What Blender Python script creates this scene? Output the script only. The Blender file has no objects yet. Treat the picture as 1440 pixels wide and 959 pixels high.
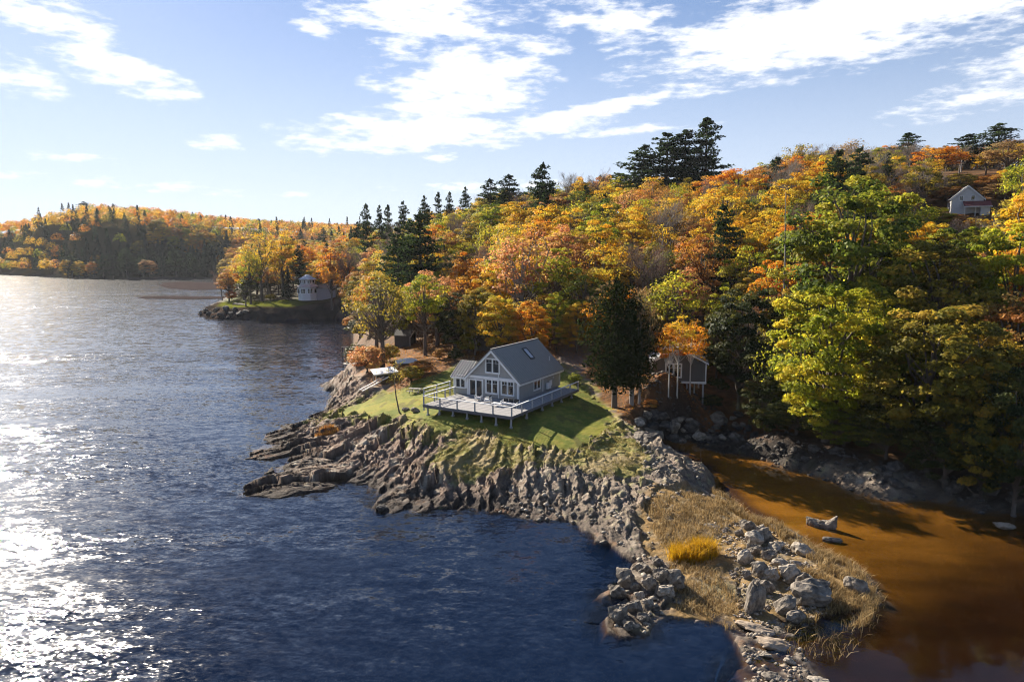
import bpy, bmesh, math, random
import numpy as np
from mathutils import Vector, Matrix

SC = bpy.context.scene
COL = SC.collection
R = math.radians
random.seed(7)
RNG = np.random.default_rng(11)

# ------------------------------------------------------------------ camera, sun, sky, exposure
CAM_H = 26.0
HORIZON = 348.0
PITCH = math.atan((479.5 - HORIZON) / 1000.0)
SUN_AZ = R(-38.0)          # to the left of the view direction (+Y)
SUN_EL = R(29.0)
SUN_STRENGTH = 5.0
SKY_STRENGTH = 0.057
EXPOSURE = 1.34
HAZE_DENSITY = 0.00005

cam_data = bpy.data.cameras.new("camera")
cam_data.sensor_width = 36.0
cam_data.lens = 25.0
cam_data.clip_start = 0.5
cam_data.clip_end = 30000
cam = bpy.data.objects.new("camera", cam_data)
COL.objects.link(cam)
cam.location = (0, 0, CAM_H)
cam.rotation_euler = (math.pi / 2 - PITCH, 0, 0)
SC.camera = cam

sun_data = bpy.data.lights.new("sun", 'SUN')
sun_data.energy = SUN_STRENGTH
sun_data.angle = R(0.53)
sun_data.color = (1.0, 0.90, 0.76)
sun = bpy.data.objects.new("sun", sun_data)
COL.objects.link(sun)
sun_dir = Vector((math.sin(SUN_AZ) * math.cos(SUN_EL), math.cos(SUN_AZ) * math.cos(SUN_EL), math.sin(SUN_EL)))
sun.rotation_euler = sun_dir.to_track_quat('Z', 'Y').to_euler()
sun.location = (-200, 200, 300)

world = bpy.data.worlds.new("World")
SC.world = world
world.use_nodes = True

def build_world():
    nt = world.node_tree
    N, L = nt.nodes, nt.links
    N.clear()
    out = N.new('ShaderNodeOutputWorld')
    bg = N.new('ShaderNodeBackground')
    bg.inputs['Strength'].default_value = SKY_STRENGTH
    L.new(bg.outputs[0], out.inputs['Surface'])
    sky = N.new('ShaderNodeTexSky')
    sky.sky_type = 'NISHITA'
    sky.sun_disc = False
    sky.sun_elevation = SUN_EL
    sky.sun_rotation = SUN_AZ
    sky.air_density = 1.0
    sky.dust_density = 0.25
    sky.ozone_density = 2.2
    tc = N.new('ShaderNodeTexCoord')
    sep = N.new('ShaderNodeSeparateXYZ')
    L.new(tc.outputs['Generated'], sep.inputs[0])

    def m(op, a, b=None, clamp=False):
        n = N.new('ShaderNodeMath'); n.operation = op; n.use_clamp = clamp
        for i, v in enumerate((a, b)):
            if v is None: continue
            if isinstance(v, (int, float)): n.inputs[i].default_value = v
            else: L.new(v, n.inputs[i])
        return n.outputs[0]
    az = m('ARCTAN2', sep.outputs[0], sep.outputs[1])
    el = m('ARCSINE', sep.outputs[2])
    comb = N.new('ShaderNodeCombineXYZ')
    L.new(az, comb.inputs[0]); L.new(el, comb.inputs[1])
    # warp the cloud coordinates
    nz = N.new('ShaderNodeTexNoise'); nz.inputs['Scale'].default_value = 1.0; nz.inputs['Detail'].default_value = 8
    nz.inputs['Roughness'].default_value = 0.62
    mp = N.new('ShaderNodeMapping'); mp.inputs['Scale'].default_value = (13, 42, 1); mp.inputs['Rotation'].default_value = (0, 0, R(10))
    L.new(comb.outputs[0], mp.inputs[0]); L.new(mp.outputs[0], nz.inputs['Vector'])
    nz2 = N.new('ShaderNodeTexNoise'); nz2.inputs['Scale'].default_value = 1.0; nz2.inputs['Detail'].default_value = 6
    mp2 = N.new('ShaderNodeMapping'); mp2.inputs['Scale'].default_value = (46, 170, 1); mp2.inputs['Location'].default_value = (3, 1, 0)
    L.new(comb.outputs[0], mp2.inputs[0]); L.new(mp2.outputs[0], nz2.inputs['Vector'])

    def ang(px, py):
        d = Vector(((px - 720) / 1000, 1, 0))
        v = Vector(((px - 720) / 1000, math.cos(PITCH) + (479.5 - py) / 1000 * math.sin(PITCH),
                    -math.sin(PITCH) + (479.5 - py) / 1000 * math.cos(PITCH))).normalized()
        return math.atan2(v.x, v.y), math.asin(v.z)
    # wind-drawn clouds: centre, half length, half height (photo scale, used as angles), tilt, weight
    blobs = [(60, 22, 95, 26, -12, 1.0), (165, 95, 95, 30, -17, 1.0), (505, -5, 50, 14, 0, .8), (600, 20, 170, 40, 3, 1.0),
             (560, 60, 70, 26, 6, .7), (650, 120, 135, 62, 6, 1.15), (600, 185, 230, 32, 4, 1.05), (770, 172, 120, 22, 5, .9),
             (830, 155, 170, 15, 9, .9), (900, 183, 110, 9, 3, .8), (750, 65, 70, 16, -4, .8), (870, 35, 110, 34, -8, .9),
             (1060, 60, 150, 52, 6, 1.15), (1230, 20, 330, 56, 7, 1.25), (1010, 115, 110, 16, 10, .6), (1390, 130, 130, 22, 10, .7),
             (440, 38, 35, 10, -8, .8), (310, 200, 45, 14, 0, .6), (100, 222, 70, 9, 0, .55), (720, 262, 260, 9, 2, .5),
             (230, 262, 220, 9, -2, .5), (615, 222, 35, 8, 0, .8), (1560, 60, 160, 40, 5, .9), (-150, 60, 160, 30, -10, .9)]
    tot = None
    for (bx, by, hw, hh, tilt, wgt) in blobs:
        a0, e0 = ang(bx, by)
        mpn = N.new('ShaderNodeMapping'); mpn.vector_type = 'TEXTURE'
        mpn.inputs['Location'].default_value = (a0, e0, 0)
        mpn.inputs['Rotation'].default_value = (0, 0, R(tilt))
        mpn.inputs['Scale'].default_value = (hw / 1000 * 1.15, hh / 1000 * 1.25, 1)
        L.new(comb.outputs[0], mpn.inputs[0])
        ln = N.new('ShaderNodeVectorMath'); ln.operation = 'LENGTH'
        L.new(mpn.outputs[0], ln.inputs[0])
        v = m('MULTIPLY', m('SUBTRACT', 1.0, ln.outputs['Value'], True), wgt)
        tot = v if tot is None else m('MAXIMUM', tot, v)
    # broad thin cloud elsewhere on the dome so the far side is not bare
    n1 = m('MULTIPLY', m('SUBTRACT', nz.outputs['Fac'], 0.5), 3.0)
    n2 = m('MULTIPLY', m('SUBTRACT', nz2.outputs['Fac'], 0.5), 1.0)
    gate = m('MULTIPLY', tot, 6.0, True)
    dens = m('ADD', m('MULTIPLY', tot, 1.22), m('MULTIPLY', m('ADD', n1, n2), gate))
    ramp = N.new('ShaderNodeMapRange'); ramp.interpolation_type = 'SMOOTHSTEP'
    ramp.inputs['From Min'].default_value = 0.22; ramp.inputs['From Max'].default_value = 1.0
    L.new(dens, ramp.inputs['Value'])
    fac = m('MULTIPLY', ramp.outputs[0], 0.86)
    mix = N.new('ShaderNodeMix'); mix.data_type = 'RGBA'
    L.new(fac, mix.inputs['Factor'])
    veil = N.new('ShaderNodeMix'); veil.data_type = 'RGBA'
    # thin white veil low over the horizon (real haze layer of the sky dome)
    vr = N.new('ShaderNodeMapRange'); vr.interpolation_type = 'SMOOTHSTEP'
    vr.inputs['From Min'].default_value = R(20); vr.inputs['From Max'].default_value = R(-3)
    vr.inputs['To Max'].default_value = 0.72
    L.new(el, vr.inputs['Value'])
    L.new(vr.outputs[0], veil.inputs['Factor'])
    # bright sky round the sun rolled off softly, a touch bluer (x / (1 + x / k))
    dv = N.new('ShaderNodeVectorMath'); dv.operation = 'MULTIPLY_ADD'; dv.inputs[1].default_value = (1 / 7.4, 1 / 10.0, 1 / 16.); dv.inputs[2].default_value = (1, 1, 1)
    L.new(sky.outputs[0], dv.inputs[0])
    dq = N.new('ShaderNodeVectorMath'); dq.operation = 'DIVIDE'; L.new(sky.outputs[0], dq.inputs[0]); L.new(dv.outputs[0], dq.inputs[1])
    db = N.new('ShaderNodeVectorMath'); db.operation = 'MULTIPLY'; db.inputs[1].default_value = (1.06, 1.08, 1.19); L.new(dq.outputs[0], db.inputs[0])
    L.new(db.outputs[0], veil.inputs['A'])
    veil.inputs['B'].default_value = (6.3, 6.9, 7.8, 1)
    L.new(veil.outputs['Result'], mix.inputs['A'])
    mix.inputs['B'].default_value = (8.6, 8.7, 8.9, 1)
    L.new(mix.outputs['Result'], bg.inputs['Color'])
build_world()

vs = SC.view_settings
vs.view_transform = 'Standard'
vs.look = 'None'
vs.exposure = EXPOSURE
vs.gamma = 1.0
vs.use_curve_mapping = False
SC.render.engine = 'CYCLES'
cy = SC.cycles
cy.max_bounces = 6
cy.diffuse_bounces = 2
cy.glossy_bounces = 3
cy.transmission_bounces = 4
cy.transparent_max_bounces = 12
cy.volume_bounces = 0
cy.sample_clamp_indirect = 6.0
cy.sample_clamp_direct = 0
cy.use_denoising = True
cy.denoiser = 'OPENIMAGEDENOISE'
cy.denoising_input_passes = 'RGB_ALBEDO_NORMAL'
cy.denoising_prefilter = 'FAST'
cy.filter_width = 1.05
cy.caustics_reflective = False
cy.caustics_refractive = False

# ------------------------------------------------------------------ measuring helpers
_F = np.array([0, math.cos(PITCH), -math.sin(PITCH)])
_U = np.array([0, math.sin(PITCH), math.cos(PITCH)])
def at(px, py, z):
    """where the sight line through a photo pixel meets the level z"""
    d = np.array([(px - 720) / 1000, 0, 0]) + (479.5 - py) / 1000 * _U + _F
    return np.array([0, 0, CAM_H]) + (z - CAM_H) / d[2] * d
def pol(px, r):
    a = math.atan((px - 720) / 1000)
    return np.array([r * math.sin(a), r * math.cos(a)])
def proj(P):
    q = np.asarray(P, float) - np.array([0, 0, CAM_H])
    zz = q @ _F
    return 720 + 1000 * q[..., 0] / zz, 479.5 - 1000 * (q @ _U) / zz, zz

# ------------------------------------------------------------------ noise
def _hash(ix, iy, s):
    h = (ix.astype(np.int64) * 374761393 + iy.astype(np.int64) * 668265263 + s * 2147483647 + 1013904223) & 0xffffffff
    h = ((h ^ (h >> 13)) * 1274126177) & 0xffffffff
    h = ((h ^ (h >> 16)) * 2246822519) & 0xffffffff
    return ((h ^ (h >> 13)) & 0xffffff) / float(0x1000000)
def perlin(x, y, s=0):
    x = np.asarray(x, float); y = np.asarray(y, float)
    ix = np.floor(x); iy = np.floor(y); fx = x - ix; fy = y - iy
    ux = fx * fx * fx * (fx * (fx * 6 - 15) + 10); uy = fy * fy * fy * (fy * (fy * 6 - 15) + 10)
    def g(a, b):
        t = _hash(ix + a, iy + b, s) * 2 * np.pi
        return np.cos(t) * (fx - a) + np.sin(t) * (fy - b)
    a = g(0, 0); b = g(1, 0); c = g(0, 1); d = g(1, 1)
    return ((a + (b - a) * ux) * (1 - uy) + (c + (d - c) * ux) * uy) * 1.5
def fbm(x, y, s=0, o=4, gain=.5):
    t = 0; a = 1
    for k in range(o):
        t = t + a * perlin(x * 2 ** k, y * 2 ** k, s + k * 17); a *= gain
    return t
def cells(x, y, s=0, dip=None):
    """blocky rock: every cell of a jittered mosaic is a facet with its own height and tilt"""
    ix = np.floor(x); iy = np.floor(y)
    best = np.full(x.shape, 9.); sec = np.full(x.shape, 9.); val = np.zeros(x.shape)
    for dx in (-1, 0, 1):
        for dy in (-1, 0, 1):
            cx = ix + dx; cy_ = iy + dy
            px = cx + .1 + .8 * _hash(cx, cy_, s); py = cy_ + .1 + .8 * _hash(cx, cy_, s + 1)
            d = (x - px) ** 2 + (y - py) ** 2
            v = (_hash(cx, cy_, s + 2) - .5) + (x - px) * (_hash(cx, cy_, s + 3) - .5) * 1.7 + (y - py) * (_hash(cx, cy_, s + 4) - .5) * 1.0
            if dip is not None: v = (_hash(cx, cy_, s + 2) - .5) * .7 + (x - px) * (dip + (_hash(cx, cy_, s + 3) - .5) * .8) + (y - py) * (_hash(cx, cy_, s + 4) - .5) * .6
            nb = d < best
            sec = np.where(nb, best, np.minimum(sec, d))
            val = np.where(nb, v, val); best = np.where(nb, d, best)
    return val, np.sqrt(sec) - np.sqrt(best)
def sstep(a, b, x):
    t = np.clip((x - a) / (b - a), 0, 1)
    return t * t * (3 - 2 * t)
def poly_sd(X, Y, poly):
    """signed distance to a polygon, positive inside"""
    P = np.asarray(poly, float); n = len(P)
    best = np.full(X.shape, 1e18); ins = np.zeros(X.shape, bool)
    for i in range(n):
        a = P[i]; b = P[(i + 1) % n]
        ex, ey = b - a
        wx = X - a[0]; wy = Y - a[1]
        t = np.clip((wx * ex + wy * ey) / (ex * ex + ey * ey + 1e-12), 0, 1)
        best = np.minimum(best, (wx - ex * t) ** 2 + (wy - ey * t) ** 2)
        c = ((a[1] > Y) != (b[1] > Y))
        with np.errstate(divide='ignore', invalid='ignore'):
            xi = (b[0] - a[0]) * (Y - a[1]) / (b[1] - a[1] + 1e-15) + a[0]
        ins ^= (c & (X < xi))
    d = np.sqrt(best)
    return np.where(ins, d, -d)

# ------------------------------------------------------------------ materials
def new_mat(name):
    mt = bpy.data.materials.new(name); mt.use_nodes = True
    return mt, mt.node_tree.nodes, mt.node_tree.links, mt.node_tree.nodes['Principled BSDF']
def M(name, col, rough=.6, var=.12, scale=6., bump=0., bscale=30., metal=0., spec=.4):
    """plain painted / stone / metal surface with a little uneven tone and grain"""
    mt, N, L, b = new_mat(name)
    b.inputs['Roughness'].default_value = rough; b.inputs['Metallic'].default_value = metal
    b.inputs['Specular IOR Level'].default_value = spec
    tc = N.new('ShaderNodeTexCoord'); nz = N.new('ShaderNodeTexNoise')
    nz.inputs['Scale'].default_value = scale; nz.inputs['Detail'].default_value = 5
    L.new(tc.outputs['Object'], nz.inputs['Vector'])
    mx = N.new('ShaderNodeMix'); mx.data_type = 'RGBA'
    mx.inputs['A'].default_value = (*[c * (1 - var) for c in col], 1)
    mx.inputs['B'].default_value = (*[min(1, c * (1 + var)) for c in col], 1)
    L.new(nz.outputs['Fac'], mx.inputs['Factor']); L.new(mx.outputs['Result'], b.inputs['Base Color'])
    if bump:
        n2 = N.new('ShaderNodeTexNoise'); n2.inputs['Scale'].default_value = bscale; n2.inputs['Detail'].default_value = 4
        L.new(tc.outputs['Object'], n2.inputs['Vector'])
        bp = N.new('ShaderNodeBump'); bp.inputs['Strength'].default_value = bump; bp.inputs['Distance'].default_value = .05
        L.new(n2.outputs['Fac'], bp.inputs['Height']); L.new(bp.outputs[0], b.inputs['Normal'])
    return mt
def leaf_mat(name, cols, transl=.45, rough=.55):
    """leaf colours picked per clump and per leaf through the mesh's tint attribute"""
    mt, N, L, b = new_mat(name)
    at_ = N.new('ShaderNodeAttribute'); at_.attribute_name = 'tint'
    sp = N.new('ShaderNodeSeparateColor'); L.new(at_.outputs['Color'], sp.inputs[0])
    oi = N.new('ShaderNodeObjectInfo')
    ad = N.new('ShaderNodeMath'); ad.operation = 'MULTIPLY_ADD'; ad.inputs[1].default_value = .3; ad.inputs[2].default_value = -.15
    L.new(oi.outputs['Random'], ad.inputs[0])
    a2 = N.new('ShaderNodeMath'); a2.operation = 'ADD'; a2.use_clamp = True
    L.new(sp.outputs[0], a2.inputs[0]); L.new(ad.outputs[0], a2.inputs[1])
    rp = N.new('ShaderNodeValToRGB'); L.new(a2.outputs[0], rp.inputs[0])
    el = rp.color_ramp.elements
    el[0].position = 0; el[0].color = (*cols[0], 1); el[1].position = 1; el[1].color = (*cols[-1], 1)
    for i, c in enumerate(cols[1:-1]):
        e = el.new((i + 1) / (len(cols) - 1)); e.color = (*c, 1)
    hs = N.new('ShaderNodeHueSaturation')
    mr = N.new('ShaderNodeMapRange'); mr.inputs['To Min'].default_value = .62; mr.inputs['To Max'].default_value = 1.3
    L.new(sp.outputs[1], mr.inputs['Value']); L.new(mr.outputs[0], hs.inputs['Value']); L.new(rp.outputs[0], hs.inputs['Color'])
    L.new(hs.outputs[0], b.inputs['Base Color'])
    b.inputs['Roughness'].default_value = rough; b.inputs['Specular IOR Level'].default_value = .12 if transl > .3 else .0
    tr = N.new('ShaderNodeBsdfTranslucent'); L.new(hs.outputs[0], tr.inputs['Color'])
    ms = N.new('ShaderNodeMixShader'); ms.inputs[0].default_value = transl
    out = N['Material Output']
    L.new(b.outputs[0], ms.inputs[1]); L.new(tr.outputs[0], ms.inputs[2]); L.new(ms.outputs[0], out.inputs['Surface'])
    return mt

# ------------------------------------------------------------------ object helpers
def mesh_np(name, verts, faces4=None, faces3=None, cols=None, attr='tint', smooth=False):
    me = bpy.data.meshes.new(name)
    verts = np.asarray(verts, np.float32)
    me.vertices.add(len(verts)); me.vertices.foreach_set('co', verts.ravel())
    idx = []; start = []; n0 = 0
    if faces4 is not None and len(faces4):
        f = np.asarray(faces4, np.int32); idx.append(f.ravel()); start.append(n0 + np.arange(len(f)) * 4); n0 += f.size
    if faces3 is not None and len(faces3):
        f = np.asarray(faces3, np.int32); idx.append(f.ravel()); start.append(n0 + np.arange(len(f)) * 3); n0 += f.size
    idx = np.concatenate(idx).astype(np.int32); start = np.concatenate(start).astype(np.int32)
    me.loops.add(len(idx)); me.loops.foreach_set('vertex_index', idx)
    me.polygons.add(len(start)); me.polygons.foreach_set('loop_start', start)
    if smooth:
        me.polygons.foreach_set('use_smooth', np.ones(len(start), bool))
    me.update(calc_edges=True)
    me.validate()
    if cols is not None:
        c = np.ones((len(verts), 4), np.float32); c[:, :cols.shape[1]] = cols
        a = me.attributes.new(attr, 'FLOAT_COLOR', 'POINT'); a.data.foreach_set('color', c.ravel())
    return me
def link(name, me, mat=None, parent=None, loc=None):
    o = bpy.data.objects.new(name, me); COL.objects.link(o)
    if mat is not None and me is not None:
        if len(me.materials) == 0: me.materials.append(mat)
    if parent: o.parent = parent
    if loc is not None: o.location = loc
    return o
def tag(o, label=None, cat=None, group=None, kind=None):
    if label: o['label'] = label
    if cat: o['category'] = cat
    if group: o['group'] = group
    if kind: o['kind'] = kind
    return o
def thing(name, label, cat, loc=(0, 0, 0), rz=0., group=None):
    o = bpy.data.objects.new(name, None); COL.objects.link(o)
    o.location = loc; o.rotation_euler = (0, 0, rz); o.empty_display_size = .3
    return tag(o, label, cat, group)
class MB:
    """collects boxes, bars and panels; build() links them as ONE mesh object"""
    def __init__(self): self.bm = bmesh.new()
    def box(self, x0, x1, y0, y1, z0, z1, bev=0.):
        r = bmesh.ops.create_cube(self.bm, size=1)
        vs_ = r['verts']
        bmesh.ops.scale(self.bm, vec=(x1 - x0, y1 - y0, z1 - z0), verts=vs_)
        bmesh.ops.translate(self.bm, vec=((x0 + x1) / 2, (y0 + y1) / 2, (z0 + z1) / 2), verts=vs_)
        if bev:
            ed = list({e for v in vs_ for e in v.link_edges})
            bmesh.ops.bevel(self.bm, geom=ed, offset=bev, segments=1, affect='EDGES')
        return self
    def bar(self, a, b, w, h=None, up=(0, 0, 1)):
        """rectangular bar from a to b"""
        a = Vector(a); b = Vector(b); h = h or w
        d = (b - a); L_ = d.length; d.normalize()
        upv = Vector(up)
        if abs(d.dot(upv)) > .98: upv = Vector((0, 1, 0))
        s = d.cross(upv).normalized(); t = s.cross(d).normalized()
        vs_ = []
        for q in (a, b):
            for (i, j) in ((-1, -1), (1, -1), (1, 1), (-1, 1)):
                vs_.append(self.bm.verts.new(q + s * (i * w / 2) + t * (j * h / 2)))
        for f in ((0, 1, 2, 3), (7, 6, 5, 4), (0, 4, 5, 1), (1, 5, 6, 2), (2, 6, 7, 3), (3, 7, 4, 0)):
            self.bm.faces.new([vs_[i] for i in f])
        return self
    def tube(self, pts, rad, seg=7):
        rings = []
        pts = [Vector(p) for p in pts]
        for i, p in enumerate(pts):
            d = (pts[min(i + 1, len(pts) - 1)] - pts[max(i - 1, 0)]).normalized()
            s = d.orthogonal().normalized(); t = d.cross(s)
            rr = rad[i] if hasattr(rad, '__len__') else rad
            rings.append([self.bm.verts.new(p + (s * math.cos(2 * math.pi * k / seg) + t * math.sin(2 * math.pi * k / seg)) * rr) for k in range(seg)])
        for a, b in zip(rings, rings[1:]):
            for k in range(seg):
                self.bm.faces.new((a[k], a[(k + 1) % seg], b[(k + 1) % seg], b[k]))
        self.bm.faces.new(rings[0][::-1]); self.bm.faces.new(rings[-1])
        return self
    def prism(self, pts, vec):
        """polygon extruded along vec"""
        vec = Vector(vec)
        a = [self.bm.verts.new(Vector(p)) for p in pts]; b = [self.bm.verts.new(Vector(p) + vec) for p in pts]
        n = len(a)
        self.bm.faces.new(a); self.bm.faces.new(b[::-1])
        for i in range(n):
            self.bm.faces.new((a[i], b[i], b[(i + 1) % n], a[(i + 1) % n]))
        return self
    def build(self, name, mat, parent=None, loc=None, smooth=False):
        bmesh.ops.recalc_face_normals(self.bm, faces=self.bm.faces)
        me = bpy.data.meshes.new(name); self.bm.to_mesh(me); self.bm.free()
        if smooth:
            me.polygons.foreach_set('use_smooth', np.ones(len(me.polygons), bool))
        return link(name, me, mat, parent, loc)

# ------------------------------------------------------------------ terrain
def W(pts, z=0.):
    return [at(x, y, z)[:2] for x, y in pts]
COAST_FAR_POINT = [(337, 400), (330, 412), (322, 424), (300, 432), (285, 438), (278, 443), (300, 449), (345, 450), (400, 451), (440, 449), (470, 448), (490, 451)]
COAST_NEAR = [(497, 470), (496, 492), (489, 515), (478, 532), (452, 542), (455, 550), (470, 550), (452, 577), (430, 590), (395, 600), (373, 612), (380, 624), (345, 640),
    (343, 646), (399, 645), (399, 653), (381, 661), (352, 680), (340, 697), (370, 701), (425, 698), (468, 688), (481, 678), (486, 677), (502, 680), (520, 680),
    (534, 698), (531, 718), (544, 719), (571, 713), (597, 719), (637, 719), (660, 714), (668, 713), (710, 724), (752, 731), (793, 731), (816, 741), (835, 747),
    (838, 758), (866, 763), (868, 783), (899, 789), (875, 805), (837, 832), (837, 838), (878, 843), (881, 855), (858, 870), (852, 887), (881, 900), (913, 890),
    (919, 867), (942, 864), (983, 872), (1018, 881), (1030, 896), (1042, 913), (1053, 925), (1050, 959), (1048, 1000), (1128, 1000), (1141, 959), (1123, 937), (1115, 913),
    (1083, 889), (1112, 881), (1135, 878), (1170, 875), (1228, 858), (1228, 843), (1222, 820), (1196, 797), (1150, 776), (1117, 753), (1091, 738), (1053, 727),
    (1024, 709), (1010, 695), (1004, 683), (1000, 672), (985, 665), (966, 655), (940, 642), (915, 630), (918, 622), (960, 620), (1000, 632), (1060, 644), (1150, 672),
    (1218, 695), (1270, 703), (1330, 707), (1440, 726), (1600, 775), (1750, 800)]
LAND = W(COAST_FAR_POINT) + W(COAST_NEAR) + [np.array(p) for p in ((180, 52), (1500, 40), (1500, 2500), (-60, 2500), (-150, 900), (-215, 640))]
FARLAND = W([(340, 392), (300, 391), (250, 392.5), (200, 392.5), (120, 392), (60, 389.5), (0, 386.5), (-100, 384), (-300, 381)]) + [np.array(p) for p in ((-1800, 900), (-3500, 3500), (-100, 3500), (-120, 900))]
BK0 = at(905, 618, 0)[:2]; _b1 = at(1440, 724, 0)[:2]; BKN = np.array([-( _b1 - BK0)[1], (_b1 - BK0)[0]]); BKN = BKN / np.linalg.norm(BKN)
FLAT = W([(214, 402), (225, 397), (262, 396), (300, 397), (335, 398), (338, 405), (300, 408), (262, 408), (230, 406)])
BAR = W([(182, 419), (200, 417), (240, 416), (300, 417), (335, 416), (335, 420.5), (290, 421), (240, 421), (200, 420.5)])
MARSH = W([(897, 730), (915, 700), (990, 692), (1030, 700), (1080, 735), (1150, 775), (1200, 795), (1232, 840), (1220, 866), (1150, 878), (1080, 880), (985, 874), (940, 862), (955, 830), (940, 790), (905, 775)], .5)
INLET = W([(905, 612), (990, 655), (1004, 674), (1040, 712), (1117, 753), (1228, 850), (1170, 880), (1115, 895), (1141, 985), (1160, 1100), (2300, 1100), (2300, 800), (1440, 700), (1060, 620)])
TIP = W([(1045, 885), (1120, 880), (1135, 930), (1150, 1010), (1035, 1010), (1040, 920)])   # wet gravel at the spit's end

CTRL = []
for (x, y, z) in [(720, 605, 4.5), (600, 590, 4.6), (650, 600, 4.5), (868, 592, 4.2), (800, 560, 5.2), (760, 622, 4.0), (813, 626, 3.8), (560, 572, 4.1), (520, 560, 3.0),
                  (470, 574, 1.9), (600, 540, 5.2), (570, 520, 5.8), (640, 500, 6.6), (700, 618, 4.0), (640, 612, 4.0), (560, 600, 3.4), (500, 620, 2.1), (420, 635, 1.2),
                  (420, 680, 1.1), (600, 650, 3.2), (700, 650, 3.1), (850, 640, 3.3), (900, 655, 2.6), (950, 680, 1.7), (920, 720, 1.3), (970, 760, .65), (1060, 800, .7),
                  (1000, 840, .35), (1150, 825, .45), (1090, 940, .12), (800, 500, 7.6), (720, 500, 7.0), (890, 560, 5.3), (960, 552, 6.2), (980, 600, 1.6), (1060, 612, 2.2),
                  (530, 690, 1.2), (760, 700, 1.6), (870, 745, 1.0), (900, 830, .8), (880, 880, .6)]:
    p = at(x, y, z); CTRL.append((p[0], p[1], z))
for (x, r, z) in [(600, 150, 7), (600, 200, 13), (600, 250, 20), (560, 230, 15), (540, 262, 16), (600, 300, 26), (600, 420, 22), (500, 210, 3.5), (500, 262, 6), (500, 300, 12), (500, 350, 17), (500, 450, 16),
                  (400, 285, 5.8), (360, 282, 4.6), (440, 285, 6.5), (400, 340, 7), (400, 450, 10), (800, 125, 8.5), (800, 150, 14), (800, 200, 27), (800, 240, 36), (800, 310, 36),
                  (700, 140, 8.5), (700, 180, 18), (700, 230, 29), (700, 300, 33), (1000, 118, 5.2), (1000, 150, 15), (1000, 200, 30), (1000, 240, 38), (1000, 310, 38),
                  (1200, 100, 3.2), (1200, 115, 8), (1200, 150, 22), (1200, 190, 35), (1200, 230, 45), (1200, 310, 46), (1440, 93, 3), (1440, 105, 7), (1440, 120, 12),
                  (1440, 150, 23), (1440, 190, 37), (1440, 240, 48), (1440, 310, 48), (1700, 95, 2.5), (1700, 130, 12), (1700, 190, 38), (1700, 270, 50),
                  (2300, 120, 3), (2300, 250, 35), (600, 700, 25), (800, 700, 30), (1200, 700, 40), (1700, 700, 40), (800, 2000, 20), (1700, 1800, 20)]:
    p = pol(x, r); CTRL.append((p[0], p[1], z))
# the hill across the river
for (x, r, z) in [(0, 760, 14), (-200, 900, 25), (-200, 1200, 36), (0, 1000, 40), (60, 680, 14), (60, 850, 44), (130, 660, 14), (130, 760, 42), (130, 900, 58), (130, 1200, 50), (220, 640, 12), (220, 740, 38), (220, 900, 55),
                  (300, 620, 6), (300, 740, 30), (300, 900, 47), (300, 1300, 45), (400, 900, 44), (400, 650, 14), (500, 900, 40), (0, 2500, 30), (400, 2500, 30), (-600, 2000, 30)]:
    p = pol(x, r); CTRL.append((p[0], p[1], z))
for x_ in (-300, -200, -100, -40, 0, 30, 60, 90, 120, 160, 200, 230, 260, 300, 330):
    y_ = np.interp(x_, [-300, -100, 0, 60, 120, 200, 250, 300, 340], [381, 384, 386.5, 389.5, 392, 392.5, 392.5, 391, 392]); r_ = np.linalg.norm(at(x_, y_, 0)[:2])
    p = pol(x_, r_ + 12); CTRL.append((p[0], p[1], .8)); p = pol(x_, r_ + 45); CTRL.append((p[0], p[1], 7.))
CTRL = np.array(CTRL)
def _phi(d2): return np.sqrt(d2 + 16.)
_A = _phi(((CTRL[:, None, :2] - CTRL[None, :, :2]) ** 2).sum(-1))
_n = len(CTRL)
_S = np.zeros((_n + 1, _n + 1)); _S[:_n, :_n] = _A; _S[:_n, _n] = 1; _S[_n, :_n] = 1
_w = np.linalg.solve(_S, np.append(CTRL[:, 2], 0))
def hctrl(X, Y):
    h = np.full(X.shape, _w[_n])
    for i in range(_n):
        h = h + _w[i] * np.sqrt((X - CTRL[i, 0]) ** 2 + (Y - CTRL[i, 1]) ** 2 + 16.)
    return h

def WH(pts):
    """photo pixels to ground points, following the rough height of the land"""
    out = []
    for x, y in pts:
        z = 4.
        for _ in range(12):
            p = at(x, y, z); z = .5 * z + .5 * max(.3, float(hctrl(np.array(p[0]), np.array(p[1]))))
        out.append(at(x, y, z)[:2])
    return out
LITTER = WH([(480, 470), (515, 535), (560, 548), (612, 532), (650, 505), (795, 505), (822, 530), (850, 555), (865, 580), (890, 588), (960, 583), (1020, 598), (1100, 620),
            (1300, 664), (1440, 694), (1700, 765)]) + [np.array(p) for p in ((300, 75), (1400, 90), (1400, 2400), (-60, 2400), (-150, 900), (-215, 640), (-130, 300), (-64, 262))]
LAWN = WH([(455, 579), (500, 564), (545, 552), (590, 535), (640, 518), (790, 518), (805, 533), (830, 548), (855, 573), (869, 596), (852, 612), (815, 630), (775, 630),
          (735, 632), (700, 614), (650, 603), (610, 606), (580, 597), (560, 590), (520, 585), (480, 585)])
MOSS = WH([(590, 640), (640, 608), (720, 612), (760, 640), (830, 626), (868, 598), (925, 640), (905, 675), (840, 668), (780, 652), (700, 652), (640, 658)])
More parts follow.
